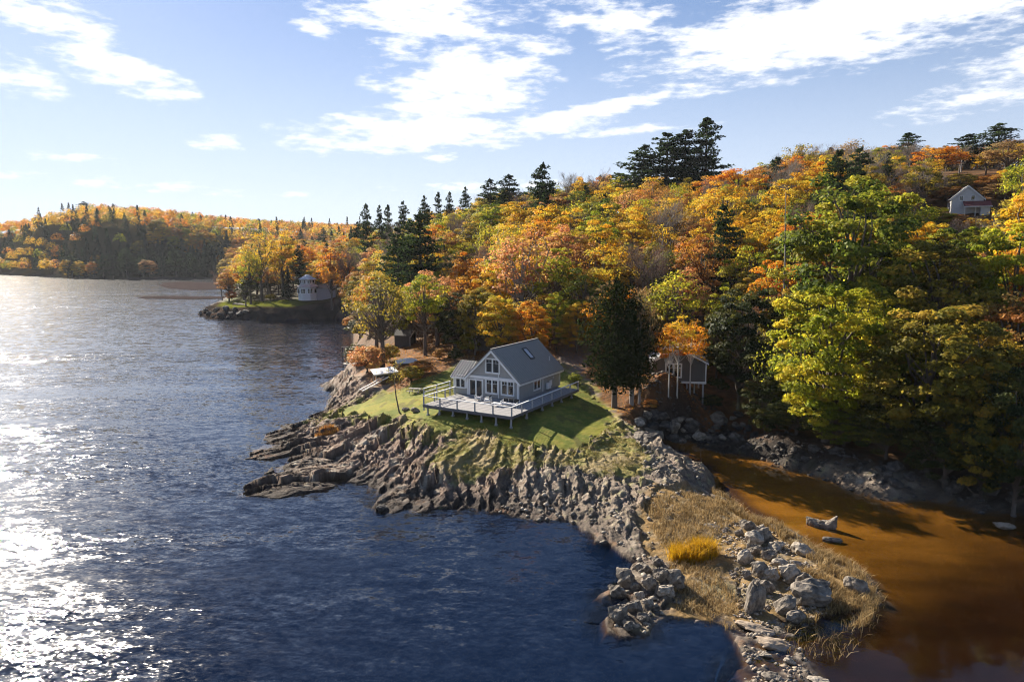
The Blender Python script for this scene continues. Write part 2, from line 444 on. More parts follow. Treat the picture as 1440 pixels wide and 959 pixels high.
def terrain(X, Y, detail=True):
    """height and surface colour of the ground at world points"""
    sd_l = poly_sd(X, Y, LAND); sd_f = poly_sd(X, Y, FARLAND); sd = np.maximum(sd_l, sd_f)
    near = sstep(190, 150, Y) * sstep(-75, -60, X) * sstep(130, 100, X)
    wob = fbm(X / 5, Y / 5, 5, 3) * 1.1 * near * sstep(8, 1, np.abs(sd))
    sd = sd + wob
    sd_t = np.maximum(poly_sd(X, Y, FLAT), poly_sd(X, Y, BAR))
    inl = sstep(-2, 1.0, poly_sd(X, Y, INLET))
    tip = sstep(-.9, .9, poly_sd(X, Y, TIP) + fbm(X / 1.8, Y / 1.8, 63, 4) * 1.5)
    h = np.maximum(hctrl(X, Y), .25)
    lawn_d = poly_sd(X, Y, LAWN) + fbm(X / 2.6, Y / 2.6, 31, 4) * 1.5
    lit_d = poly_sd(X, Y, LITTER) + fbm(X / 4, Y / 4, 41, 3) * 1.2
    moss_d = poly_sd(X, Y, MOSS); marsh_d = poly_sd(X, Y, MARSH) + fbm(X / 2.5, Y / 2.5, 51, 3) * .8
    lawn = sstep(-.25, .35, lawn_d)
    litter = sstep(-.6, .8, lit_d) * (1 - lawn)
    marsh = sstep(-.4, .6, marsh_d) * (1 - lawn)
    # shore ramp: short and steep on rock, long on the marsh
    wd = 4.2 + 4.5 * near * sstep(8, -4, X) * sstep(118, 104, Y) + 2.5 * near * sstep(12, 4, X) + 3.0 * marsh + 2.0 * sstep(200, 260, Y)
    rise = sstep(0, 1, np.clip(sd, 0, None) / wd * .5 + .0) * 2 * .5
    rise = np.clip(sd / wd, 0, 1); rise = rise * (1.6 - .6 * rise)
    land = h * rise
    sea = -np.minimum(4.0, .10 + 1.5 * np.clip(-sd, 0, None))
    inlet_d = -np.minimum(.9, .06 + .055 * np.clip(-sd, 0, None))
    sea = sea * (1 - inl) + inlet_d * inl
    z = np.where(sd > 0, land, sea)
    z = np.where(sd_t > 0, np.maximum(z, np.minimum(.35, .04 + sd_t * .02)), z)
    z = z * (1 - tip) + tip * (-.09 + .17 * fbm(X / 1.3, Y / 1.3, 61, 4))
    # rock: beds standing on edge, running towards the river
    rock = (1 - lawn) * (1 - np.clip(sstep(-2.5, 0, lit_d) * sstep(1, 3.5, sd), 0, 1)) * (1 - .75 * marsh) * near * sstep(-.9, .3, sd) * (1 - tip)
    ang = R(38) + R(47) * sstep(-17, 14, X) + .10 * fbm(X / 12, Y / 12, 71, 2)   # direction the beds run (from +x, turned to -x,-y)
    ca, sa = np.cos(ang), np.sin(ang)
    s = X * ca + Y * sa; u = -X * sa + Y * ca
    u = u + 1.6 * perlin(X / 8, Y / 8, 72) + .75 * fbm(X / 3.5, Y / 3.5, 73, 3); s = s + .7 * fbm(X / 4, Y / 4, 79, 2)
    big = perlin(u / 3.4, s / 13, 81)
    c1, e1 = cells(u / 2.9, s / 5.2, 83, -.75)
    cm = .30 + .95 * sstep(-.45, .45, fbm(X / 5, Y / 5, 87, 2)); cm2 = .35 + .9 * sstep(-.4, .4, fbm(X / 3, Y / 3, 88, 2))
    c2, e2 = cells(u / .95 + .6 * perlin(s / 2, u / 2, 90), s / 2.0, 91, -.6)
    jx = X + .6 * fbm(X / 2, Y / 2, 97, 2); jy = Y + .6 * fbm(X / 2 + 9, Y / 2, 98, 2)
    c3, e3 = cells((jx * .93 + jy * .3) / 1.25, (jy * .93 - jx * .3) / 2.1, 101)
    c4, e4 = cells(jx / .34, jy / .5, 107)
    c6, e6 = cells(u / .30, s / .85, 109)
    jum = sstep(-1, 9, X + .25 * (72 - Y))          # towards the spit the beds break up into blocks
    fins = (1 - np.abs(perlin(u / 1.15, s / 6.5, 111)) * 2.2)
    d_left = big * .8 + c1 * 1.6 * cm + c2 * .66 * cm2 + c6 * .26 + fins * .05
    d_jum = big * .45 + c1 * .75 * cm + c2 * .35 * cm2 + c3 * 1.0 + c4 * .17 + fins * .12
    crack = -(.30 * sstep(.10, .0, e2) * (1 - jum) + .22 * sstep(.12, 0, e3) * jum)
    disp = (d_left * (1 - jum) + d_jum * jum + crack)
    amp = rock * (.30 + .70 * sstep(-.5, 4.5, sd)) * (1 - .68 * sstep(-.5, 1.5, moss_d))
    outc = litter * near * sstep(5, 1, -lit_d + 4)
    z = z + disp * amp * .70
    z = z + (fbm(X / 1.5, Y / 1.5, 121, 4) * .10 + fbm(X / .4, Y / .4, 123, 2) * .03) * near * (marsh + .3 * lawn + litter) * (sd > 0)
    z = z + sstep(200, 260, Y) * (sd > 0) * sstep(7, 0, sd) * fbm(X / 3, Y / 3, 131, 4) * 1.7
    # ---- colour
    n1 = fbm(X / 6, Y / 6, 141, 4); n2 = fbm(X / 1.1, Y / 1.1, 143, 4); n3 = fbm(X / .35, Y / .35, 149, 2)
    def C_(*c): return np.array(c)[None, :] * np.ones(X.shape + (1,))
    def mix(a, b, t): return a * (1 - t[..., None]) + b * t[..., None]
    left = sstep(6, -6, X)
    bank_shade = sstep(-2, 1, (X - BK0[0]) * BKN[0] + (Y - BK0[1]) * BKN[1]) * sstep(8, 14, X) * near  # where the wooded bank's shade is put into the rock colour
    rc = mix(C_(.25, .200, .148), C_(.225, .155, .112), left)
    rc = mix(rc, C_(.39, .335, .26), sstep(.0, .8, n2 + .5 * n1))
    rc = mix(rc, C_(.34, .25, .20), sstep(.15, .7, fbm(u / .5, s / 5, 151, 3)) * .7)
    rc = mix(rc, C_(.095, .078, .066), sstep(.0, .6, fbm(u / .9, s / 4, 153, 3)) * .75)
    rc = mix(rc, C_(.22, .20, .075), sstep(.35, .75, n2 - .3 * n1) * .35 * jum)                      # yellow lichen
    wet = sstep(1.35, .25, z + .5 * n2)
    rc = mix(rc, C_(.050, .038, .030), wet * (1 - .5 * jum))
    rc = mix(rc, C_(.20, .085, .03), sstep(.3, .8, n1 + n2) * sstep(.25, .0, np.abs(z - .1)) * .5)  # rust-brown weed line
    rc = mix(rc, rc * .22, bank_shade * sstep(12, 18, X))  # bank rock darkened: shade under the trees painted into its colour
    mossc = mix(C_(.29, .235, .065), C_(.19, .19, .034), sstep(-.4, .5, n2)); mossc = mix(mossc, C_(.34, .26, .12), sstep(.1, .6, n1 + .3 * n3))
    ms = sstep(-.2, .5, np.minimum(moss_d * .45, 1.) + .70 * n2 + .35 * n1 + .05) * (1 - wet) * sstep(-2, 1.0, moss_d) * .92
    ms = np.maximum(ms, sstep(.2, .6, sstep(-5, 0, lawn_d) * .75 + .5 * n2 - .15) * .85)
    rc = mix(rc, mossc, ms)
    lc = mix(C_(.125, .145, .026), C_(.215, .205, .036), sstep(-.5, .5, n1 + .4 * n2)); lc = mix(lc, C_(.24, .19, .05), sstep(.1, .8, n2 + .4 * n3) * .55)
    lc = mix(lc, C_(.10, .085, .03), sstep(.25, .6, fbm(X / 2.2, Y / 5, 191, 4)) * .6)
    lc = mix(lc, C_(.23, .12, .04), sstep(.25, .6, n3 + .4 * n2) * .5 * sstep(118, 128, Y - .5 * X))
    lit = mix(C_(.17, .080, .030), C_(.28, .125, .045), sstep(-.4, .5, n2)); lit = mix(lit, C_(.06, .045, .025), sstep(.05, .6, n3 + n1 * .6) * .65)
    drive = sstep(1.2, -.4, np.abs((X - 8) * .86 + (Y - 112) * -.3) - 2.6) * sstep(98, 104, Y) * sstep(150, 140, Y)
    lit = mix(lit, C_(.20, .165, .145), drive * .8)
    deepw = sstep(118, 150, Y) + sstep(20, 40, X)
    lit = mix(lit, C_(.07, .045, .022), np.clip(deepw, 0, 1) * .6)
    mc = mix(C_(.26, .165, .065), C_(.17, .115, .05), sstep(-.4, .5, n2)); mc = mix(mc, C_(.30, .24, .17), sstep(.3, .7, n1 + .6 * n3) * .7); mc = mix(mc, C_(.17, .16, .06), sstep(.2, .7, n1 - .2) * .5)
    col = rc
    gr = sstep(9, 2, sd) * sstep(10, 25, X) * litter                                 # gravel foot of the wooded bank, its shade painted in as near-black
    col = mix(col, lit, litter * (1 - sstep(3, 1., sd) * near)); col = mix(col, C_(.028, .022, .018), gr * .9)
    col = mix(col, mc, marsh * (1 - .3 * sstep(.2, .6, n2))); col = mix(col, lc, lawn)
    far_land = sstep(200, 260, Y)
    fc = mix(C_(.030, .026, .023), C_(.085, .060, .048), sstep(-.3, .6, fbm(X / 6, Y / 6, 161, 3)))
    farc = mix(fc, C_(.055, .045, .02), sstep(4, 9, sd))
    fl = sstep(6.5, 8.5, sd) * sstep(22, 16, sd) * sstep(-70, -85, X) * sstep(330, 300, Y)
    farc = mix(farc, C_(.12, .13, .022), fl)
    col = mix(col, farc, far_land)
    col = mix(col, C_(.055, .042, .040), (sd_t > 0) * sstep(0, 2, sd_t))
    gv = mix(C_(.13, .115, .095), C_(.30, .26, .21), sstep(-.1, .5, n3 + .4 * n2)); col = mix(col, gv, tip * .9)
    # under water: rust weed in the shallows, black-blue below
    und = sstep(.05, -.12, z) * (sd_t < 0)
    dep = -np.minimum(z, 0)
    sh = mix(C_(.060, .032, .013), C_(.030, .018, .011), sstep(-.3, .5, fbm(X / 3, Y / 3, 171, 3)))
    sb = mix(sh, C_(.002, .009, .030), sstep(.05, .8, dep + .5 * fbm(X / 4, Y / 4, 173, 3)))
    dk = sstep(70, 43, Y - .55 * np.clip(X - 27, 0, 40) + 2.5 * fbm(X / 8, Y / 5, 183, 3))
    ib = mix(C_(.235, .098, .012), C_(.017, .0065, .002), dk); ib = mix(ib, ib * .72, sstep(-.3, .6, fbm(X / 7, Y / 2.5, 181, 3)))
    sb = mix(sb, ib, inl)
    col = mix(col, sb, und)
    col = np.clip(col * (1 + .16 * np.clip(n3, -1, 1))[..., None], 0, 1)
    return z, col, dict(sd=sd, rock=rock, lawn=lawn, litter=litter, marsh=marsh, inl=inl, jum=jum)

def axis(lo, hi, step, bands, grow=.045):
    """grid lines: fine between lo and hi, then growing; bands are (end, largest step) outward"""
    mid = list(np.arange(lo, hi, step)); out = []
    for sgn, start, bd in ((-1, lo, bands[0]), (1, mid[-1], bands[1])):
        p = start; st = step; seq = []
        for end, mx in bd:
            while (p - end) * sgn < 0:
                st = min(mx, st * (1 + grow)); p += sgn * st; seq.append(p)
        out.append(seq)
    return np.array(out[0][::-1] + mid + out[1])
FINE = .13
gx = axis(-33, 31, FINE, ([(-150, 1.2), (-900, 12), (-5000, 300)], [(100, .8), (400, 8), (5000, 300)]))
gy = axis(38, 112, FINE, ([(0, 3), (-3000, 300)], [(330, 1.2), (1300, 10), (12000, 600)]))
GX, GY = np.meshgrid(gx, gy)
GZ, GC, GM = terrain(GX, GY)
# a little sideways push gives the rock overhangs and broken edges
_pw = np.clip(GM['rock'], 0, 1) * sstep(0, 2, GM['sd'])
PX = GX + _pw * .22 * (perlin(GX / .9, GY / .9 + GZ, 201) + .6 * perlin(GX / .4, GY / .4 + 2 * GZ, 203))
PY = GY + _pw * .22 * (perlin(GX / .9 + 40, GY / .9 + GZ, 205) + .6 * perlin(GX / .4 + 40, GY / .4 + 2 * GZ, 207))
nx_, ny_ = len(gx), len(gy)
ids = np.arange(nx_ * ny_).reshape(ny_, nx_)
quads = np.stack([ids[:-1, :-1], ids[:-1, 1:], ids[1:, 1:], ids[1:, :-1]], -1).reshape(-1, 4)
rough_attr = np.clip(GM['rock'] + .5 * GM['litter'] + .5 * GM['marsh'] + .35 * GM['lawn'], 0, 1) * (GZ > -.15)
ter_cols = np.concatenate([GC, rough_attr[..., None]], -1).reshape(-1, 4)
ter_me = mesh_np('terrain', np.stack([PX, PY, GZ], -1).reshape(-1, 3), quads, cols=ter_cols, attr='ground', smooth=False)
def ground_mat():
    mt, N, L, b = new_mat('ground')
    a = N.new('ShaderNodeAttribute'); a.attribute_name = 'ground'
    tc = N.new('ShaderNodeTexCoord')
    n = N.new('ShaderNodeTexNoise'); n.inputs['Scale'].default_value = 7; n.inputs['Detail'].default_value = 6; n.inputs['Roughness'].default_value = .65
    L.new(tc.outputs['Object'], n.inputs['Vector'])
    mr = N.new('ShaderNodeMapRange'); mr.inputs['From Min'].default_value = .3; mr.inputs['From Max'].default_value = .7
    mr.inputs['To Min'].default_value = -.30; mr.inputs['To Max'].default_value = .30
    L.new(n.outputs['Fac'], mr.inputs['Value'])
    ma = N.new('ShaderNodeMath'); ma.operation = 'MULTIPLY_ADD'; L.new(mr.outputs[0], ma.inputs[0]); L.new(a.outputs['Alpha'], ma.inputs[1]); ma.inputs[2].default_value = 1.0
    vm = N.new('ShaderNodeVectorMath'); vm.operation = 'SCALE'
    L.new(a.outputs['Color'], vm.inputs[0]); L.new(ma.outputs[0], vm.inputs['Scale'])
    L.new(vm.outputs[0], b.inputs['Base Color'])
    b.inputs['Roughness'].default_value = .85
    sm = N.new('ShaderNodeMath'); sm.operation = 'MULTIPLY'; sm.inputs[1].default_value = .22; L.new(a.outputs['Alpha'], sm.inputs[0]); L.new(sm.outputs[0], b.inputs['Specular IOR Level'])
    n2 = N.new('ShaderNodeTexNoise'); n2.inputs['Scale'].default_value = 3.2; n2.inputs['Detail'].default_value = 8; n2.inputs['Roughness'].default_value = .7
    L.new(tc.outputs['Object'], n2.inputs['Vector'])
    bp = N.new('ShaderNodeBump'); bp.inputs['Distance'].default_value = .25
    L.new(a.outputs['Alpha'], bp.inputs['Strength']); L.new(n2.outputs['Fac'], bp.inputs['Height']); L.new(bp.outputs[0], b.inputs['Normal'])
    return mt
tag(link('ground', ter_me, ground_mat()), kind='structure')
def gz(x, y):
    """height of the built ground at a point (bilinear on the mesh grid)"""
    i = np.clip(np.searchsorted(gx, x) - 1, 0, nx_ - 2); j = np.clip(np.searchsorted(gy, y) - 1, 0, ny_ - 2)
    fx = (x - gx[i]) / (gx[i + 1] - gx[i]); fy = (y - gy[j]) / (gy[j + 1] - gy[j])
    return (GZ[j, i] * (1 - fx) * (1 - fy) + GZ[j, i + 1] * fx * (1 - fy) + GZ[j + 1, i] * (1 - fx) * fy + GZ[j + 1, i + 1] * fx * fy)
def gat(px, py, iters=14):
    """the ground point a photo pixel sees"""
    d = np.array([(px - 720) / 1000, 0, 0]) + (479.5 - py) / 1000 * _U + _F
    o = np.array([0, 0, CAM_H]); t = 25.
    prev = t
    while t < 1500:
        p = o + d * t
        if p[2] <= float(gz(p[0], p[1])): break
        prev = t; t *= 1.006
    for _ in range(12):
        m_ = (prev + t) / 2; p = o + d * m_
        if p[2] <= float(gz(p[0], p[1])): t = m_
        else: prev = m_
    p = o + d * t
    return p

# ------------------------------------------------------------------ water
wx = axis(-62, 52, .6, ([(-400, 12), (-6000, 700)], [(400, 20), (6000, 700)]), .08)
wy = axis(34, 112, .6, ([(-3500, 500)], [(700, 10), (13000, 900)]), .08)
WX, WY = np.meshgrid(wx, wy)
calm = sstep(-3, 3, poly_sd(WX, WY, INLET))
land_near = poly_sd(WX, WY, LAND)
lee = sstep(-30, 2, WX + .25 * (60 - WY) + 9 * fbm(WX / 22, WY / 22, 401, 3)) * sstep(105, 80, WY)
cove = sstep(-48, -30, WX + (WY - 180) * .30) * sstep(110, 135, WY)
_wsd = np.maximum(np.maximum(land_near, poly_sd(WX, WY, FARLAND)), poly_sd(WX, WY, TIP)) + fbm(WX / 5, WY / 5, 5, 3) * 1.1 * sstep(190, 150, WY) * sstep(-75, -60, WX) * sstep(8, 1, np.abs(land_near))
body = sstep(.1, 1.7, -_wsd + .8 * fbm(WX / 4, WY / 4, 403, 3)) * (1 - sstep(-1, 2.5, poly_sd(WX, WY, INLET)))
wcol = np.stack([calm, np.clip(lee + cove * .6, 0, 1), body], -1).reshape(-1, 3)
wid = np.arange(WX.size).reshape(WX.shape)
wq = np.stack([wid[:-1, :-1], wid[:-1, 1:], wid[1:, 1:], wid[1:, :-1]], -1).reshape(-1, 4)
wme = mesh_np('water', np.stack([WX, WY, np.zeros_like(WX)], -1).reshape(-1, 3), wq, cols=wcol, attr='calm', smooth=True)
WAVE = 1.05
WROUGH = .06
def water_mat():
    mt, N, L, b = new_mat('water'); N.remove(b)
    out = N['Material Output']
    tc = N.new('ShaderNodeTexCoord'); a = N.new('ShaderNodeAttribute'); a.attribute_name = 'calm'
    sp = N.new('ShaderNodeSeparateColor'); L.new(a.outputs['Color'], sp.inputs[0])
    def m(op, x, y=None, clamp=False):
        n = N.new('ShaderNodeMath'); n.operation = op; n.use_clamp = clamp
        for i, v in enumerate((x, y)):
            if v is None: continue
            if isinstance(v, (int, float)): n.inputs[i].default_value = v
            else: L.new(v, n.inputs[i])
        return n.outputs[0]
    def noise(scale, rot, det, seed, dist=0.):
        mp = N.new('ShaderNodeMapping'); mp.inputs['Scale'].default_value = scale; mp.inputs['Rotation'].default_value = (0, 0, rot); mp.inputs['Location'].default_value = (seed, seed * .7, 0)
        n = N.new('ShaderNodeTexNoise'); n.inputs['Scale'].default_value = 1; n.inputs['Detail'].default_value = det; n.inputs['Distortion'].default_value = dist
        L.new(tc.outputs['Object'], mp.inputs[0]); L.new(mp.outputs[0], n.inputs['Vector'])
        return n.outputs['Fac']
    def slope(scale, rot, det, seed, amp):
        """waves as slopes: two noise channels give the tilt along x and y"""
        mp = N.new('ShaderNodeMapping'); mp.inputs['Scale'].default_value = scale; mp.inputs['Rotation'].default_value = (0, 0, rot); mp.inputs['Location'].default_value = (seed, seed * .7, 0)
        n = N.new('ShaderNodeTexNoise'); n.inputs['Scale'].default_value = 1; n.inputs['Detail'].default_value = det; n.inputs['Distortion'].default_value = .4
        L.new(tc.outputs['Object'], mp.inputs[0]); L.new(mp.outputs[0], n.inputs['Vector'])
        v = N.new('ShaderNodeVectorMath'); v.operation = 'SUBTRACT'; v.inputs[1].default_value = (.5, .5, .5); L.new(n.outputs['Color'], v.inputs[0])
        k_ = N.new('ShaderNodeVectorMath'); k_.operation = 'SCALE'; k_.inputs['Scale'].default_value = amp; L.new(v.outputs[0], k_.inputs[0])
        return k_.outputs[0]
    def vadd(p, q):
        n = N.new('ShaderNodeVectorMath'); n.operation = 'ADD'; L.new(p, n.inputs[0]); L.new(q, n.inputs[1]); return n.outputs[0]
    sl = vadd(vadd(slope((.20, .38, 1), R(20), 2, 1.3, .30), slope((.75, 1.55, 1), R(28), 2, 5.1, .52)), slope((2.7, 5.0, 1), R(12), 2, 8.7, .48))
    streak = noise((.014, .060, 1), R(-8), 5, 3.3, .9)      # current lines and gusts
    sr = N.new('ShaderNodeMapRange'); sr.inputs['From Min'].default_value = .36; sr.inputs['From Max'].default_value = .64
    sr.inputs['To Min'].default_value = .42; sr.inputs['To Max'].default_value = 1.15
    L.new(streak, sr.inputs['Value'])
    k = m('MULTIPLY', m('SUBTRACT', 1.0, m('MULTIPLY', sp.outputs[0], .90)), m('SUBTRACT', 1.0, m('MULTIPLY', sp.outputs[1], .36)))
    k = m('MULTIPLY', m('MULTIPLY', k, sr.outputs[0]), WAVE)
    ks_ = N.new('ShaderNodeVectorMath'); ks_.operation = 'SCALE'; L.new(sl, ks_.inputs[0]); L.new(k, ks_.inputs['Scale'])
    fl = N.new('ShaderNodeVectorMath'); fl.operation = 'MULTIPLY'; fl.inputs[1].default_value = (1, 1, 0); L.new(ks_.outputs[0], fl.inputs[0])
    up = N.new('ShaderNodeVectorMath'); up.operation = 'ADD'; up.inputs[1].default_value = (0, 0, 1); L.new(fl.outputs[0], up.inputs[0])
    nm = N.new('ShaderNodeVectorMath'); nm.operation = 'NORMALIZE'; L.new(up.outputs[0], nm.inputs[0])
    gl = N.new('ShaderNodeBsdfGlossy'); gl.inputs['Color'].default_value = (1, 1, 1, 1); gl.inputs['Roughness'].default_value = WROUGH
    L.new(nm.outputs[0], gl.inputs['Normal'])
    tr = N.new('ShaderNodeBsdfTransparent'); tr.inputs['Color'].default_value = (.95, .96, .97, 1)
    # turbid blue river water: the deeper it is the less of the bed shows
    df = N.new('ShaderNodeBsdfDiffuse'); df.inputs['Color'].default_value = (.0017, .0062, .0200, 1)
    bd = N.new('ShaderNodeMixShader'); L.new(sp.outputs[2], bd.inputs[0]); L.new(tr.outputs[0], bd.inputs[1]); L.new(df.outputs[0], bd.inputs[2])
    # reflectance of water by the angle to its wavy surface (the same seen from above and below)
    ge = N.new('ShaderNodeNewGeometry')
    dt = N.new('ShaderNodeVectorMath'); dt.operation = 'DOT_PRODUCT'; L.new(ge.outputs['Incoming'], dt.inputs[0]); L.new(nm.outputs[0], dt.inputs[1])
    c1 = m('SUBTRACT', 1.0, m('ABSOLUTE', dt.outputs['Value']), True)
    fres = m('ADD', .02, m('MULTIPLY', m('POWER', c1, 5.0), .98))
    fr = N.new('ShaderNodeMath'); fr.operation = 'MINIMUM'; fr.inputs[1].default_value = 1.; L.new(fres, fr.inputs[0])
    ms = N.new('ShaderNodeMixShader')
    g2 = N.new('ShaderNodeBsdfGlossy'); g2.inputs['Roughness'].default_value = .21; L.new(nm.outputs[0], g2.inputs['Normal'])   # ripples too fine to resolve
    gm = N.new('ShaderNodeMixShader'); L.new(m('MULTIPLY', m('SUBTRACT', 1.0, sp.outputs[0]), .10), gm.inputs[0]); L.new(gl.outputs[0], gm.inputs[1]); L.new(g2.outputs[0], gm.inputs[2])
    L.new(fr.outputs[0], ms.inputs[0]); L.new(bd.outputs[0], ms.inputs[1]); L.new(gm.outputs[0], ms.inputs[2])
    L.new(ms.outputs[0], out.inputs['Surface'])
    return mt
tag(link('water', wme, water_mat()), kind='structure')

# ------------------------------------------------------------------ the air between here and the far hill
hz = MB().box(-1300, 900, -150, 1700, -9, 130).build('haze', None)
tag(hz, kind='stuff')
hmat = bpy.data.materials.new('haze'); hmat.use_nodes = True
hn = hmat.node_tree.nodes; hn.clear()
ho = hn.new('ShaderNodeOutputMaterial'); hv = hn.new('ShaderNodeVolumePrincipled')
hv.inputs['Color'].default_value = (.86, .92, 1.0, 1); hv.inputs['Density'].default_value = HAZE_DENSITY; hv.inputs['Anisotropy'].default_value = .25
hmat.node_tree.links.new(hv.outputs[0], ho.inputs['Volume'])
hz.data.materials.append(hmat)

# ------------------------------------------------------------------ plants: shared meshes, then one object per plant
def rnd_dirs(n, rng):
    v = rng.normal(size=(n, 3)); return v / np.linalg.norm(v, axis=1, keepdims=True)
def leaf_cards(cen, nrm, size, tint, rng, aspect=1.5, fold=True):
    """leaf clumps: small bent diamonds at cen facing nrm"""
    n = len(cen)
    t = rng.normal(size=(n, 3)); t -= (t * nrm).sum(1, keepdims=True) * nrm; t /= np.linalg.norm(t, axis=1, keepdims=True) + 1e-9
    b = np.cross(nrm, t)
    s = size[:, None]
    w = s / aspect
    bend = nrm * s * rng.uniform(-.35, .35, (n, 1))
    v = np.stack([cen - t * s * .5, cen + b * w * .5 + bend, cen + t * s * .5, cen - b * w * .5 + bend * .6], 1).reshape(-1, 3)
    f = np.arange(n * 4).reshape(n, 4)
    c = np.repeat(tint, 4, 0)
    return v, f, c
def tube_np(pts, rad, seg=5):
    pts = np.asarray(pts, float); k = len(pts)
    V = []; 
    for i in range(k):
        d = pts[min(i + 1, k - 1)] - pts[max(i - 1, 0)]; d = d / (np.linalg.norm(d) + 1e-9)
        a = np.array([1., 0, 0]) if abs(d[0]) < .8 else np.array([0, 1., 0])
        s = np.cross(d, a); s /= np.linalg.norm(s); t = np.cross(d, s)
        th = np.arange(seg) * 2 * np.pi / seg
        V.append(pts[i] + rad[i] * (np.cos(th)[:, None] * s + np.sin(th)[:, None] * t))
    V = np.concatenate(V); F = []
    for i in range(k - 1):
        for j in range(seg):
            F.append((i * seg + j, i * seg + (j + 1) % seg, (i + 1) * seg + (j + 1) % seg, (i + 1) * seg + j))
    return V, np.array(F)
def merge(parts):
    V = []; F = []; n = 0
    for v, f in parts:
        V.append(v); F.append(f + n); n += len(v)
    return np.concatenate(V), np.concatenate(F)
def limb(a, b, r0, r1, rng, sag=.12, seg=5, k=4):
    a = np.asarray(a, float); b = np.asarray(b, float); L_ = np.linalg.norm(b - a)
    t = np.linspace(0, 1, k)[:, None]
    p = a + (b - a) * t
    off = rng.normal(size=3) * L_ * sag
    p = p + np.sin(t * np.pi) * off
    return tube_np(p, r0 + (r1 - r0) * t[:, 0], seg)

def make_broadleaf(seed, H=14., Rr=4.6, base=.28, nclump=75, nleaf=85, leaf=.42, clump=1.15, lean=.0, open_=.0, squash=1., tr=None):
    """tapered trunk with limbs out to the leaf clumps; crown = leaf clumps in an uneven shell"""
    rng = np.random.default_rng(seed)
    z0 = H * base; hc = (H - z0); zc = z0 + hc * .48
    # uneven outline: a few lobes push out
    lob = rnd_dirs(7, rng); la = rng.uniform(-.22, .30, 7)
    dirs = rnd_dirs(nclump * 2, rng); dirs = dirs[dirs[:, 2] > -.72][:nclump]
    n = len(dirs)
    rad = rng.uniform(.25, 1., n) ** .42
    puff = 1 + sum(a * np.clip((dirs @ l), 0, 1) ** 3 for l, a in zip(lob, la))
    cc = dirs * rad[:, None] * puff[:, None] * np.array([Rr, Rr, hc * .52 * squash]) * .86
    low = np.clip(-dirs[:, 2], 0, 1); cc[:, :2] *= (1 - .25 * low)[:, None]
    cc[:, 0] += lean * (cc[:, 2] / hc + .5)
    cc[:, 2] += zc
    cen = []; nr = []; tint = []; size = []
    axis_ = np.array([0, 0, zc])
    for i in range(n):
        m_ = int(nleaf * rng.uniform(.55, 1.35))
        cr = clump * rng.uniform(.7, 1.35)
        d = rnd_dirs(m_, rng); rr = rng.uniform(.35, 1., m_) ** .5
        p = d * rr[:, None] * np.array([cr, cr, cr * .55])
        out = cc[i] - axis_; out = out / (np.linalg.norm(out) + 1e-6)
        # flat tiers: the clump's underside is thin
        p[:, 2] = np.where(p[:, 2] < 0, p[:, 2] * .55, p[:, 2])
        cen.append(cc[i] + p)
        q = out * .55 + np.array([0, 0, .75]) + d * .5 + rng.normal(size=(m_, 3)) * .55
        nr.append(q / np.linalg.norm(q, axis=1, keepdims=True))
        ct = rng.uniform(0, 1); cv = rng.uniform(.1, .9)
        tint.append(np.stack([np.clip(ct + rng.normal(0, .17, m_), 0, 1), np.clip(cv + rng.normal(0, .22, m_), 0, 1), np.zeros(m_)], 1))
        size.append(leaf * rng.uniform(.6, 1.3, m_))
    # stray leaves round the outline
    m_ = nclump * 8
    d = rnd_dirs(m_, rng); d[:, 2] = np.abs(d[:, 2]) * .9 - .2
    p = d * np.array([Rr, Rr, hc * .5]) * rng.uniform(.75, 1.12, m_)[:, None]; p[:, 2] += zc
    cen.append(p); q = d + rng.normal(size=(m_, 3)) * .6; nr.append(q / np.linalg.norm(q, axis=1, keepdims=True))
    tint.append(np.stack([rng.uniform(0, 1, m_), rng.uniform(0, 1, m_), np.zeros(m_)], 1)); size.append(leaf * rng.uniform(.5, 1., m_))
    v, f, c = leaf_cards(np.concatenate(cen), np.concatenate(nr), np.concatenate(size), np.concatenate(tint), rng)
    crown = mesh_np('broadleaf_crown', v, f, cols=c)
    parts = []
    tr = tr or .020 * H + .03
    parts.append(tube_np([(0, 0, -.8), (0, 0, .2), (.1 * lean, .05, z0), (.35 * lean, 0, zc), (.6 * lean, 0, H * .85)], [tr * 1.35, tr * 1.05, tr * .8, tr * .5, tr * .12], 7))
    for i in rng.choice(n, min(n, 34), replace=False):
        zb = z0 * .75 + (cc[i][2] - z0) * rng.uniform(.25, .6)
        zb = np.clip(zb, z0 * .7, H * .8)
        parts.append(limb((lean * .3 * zb / H, 0, zb), cc[i], tr * .36, tr * .08, rng))
    vv, ff = merge(parts)
    return mesh_np('broadleaf_trunk', vv, ff, smooth=True), crown

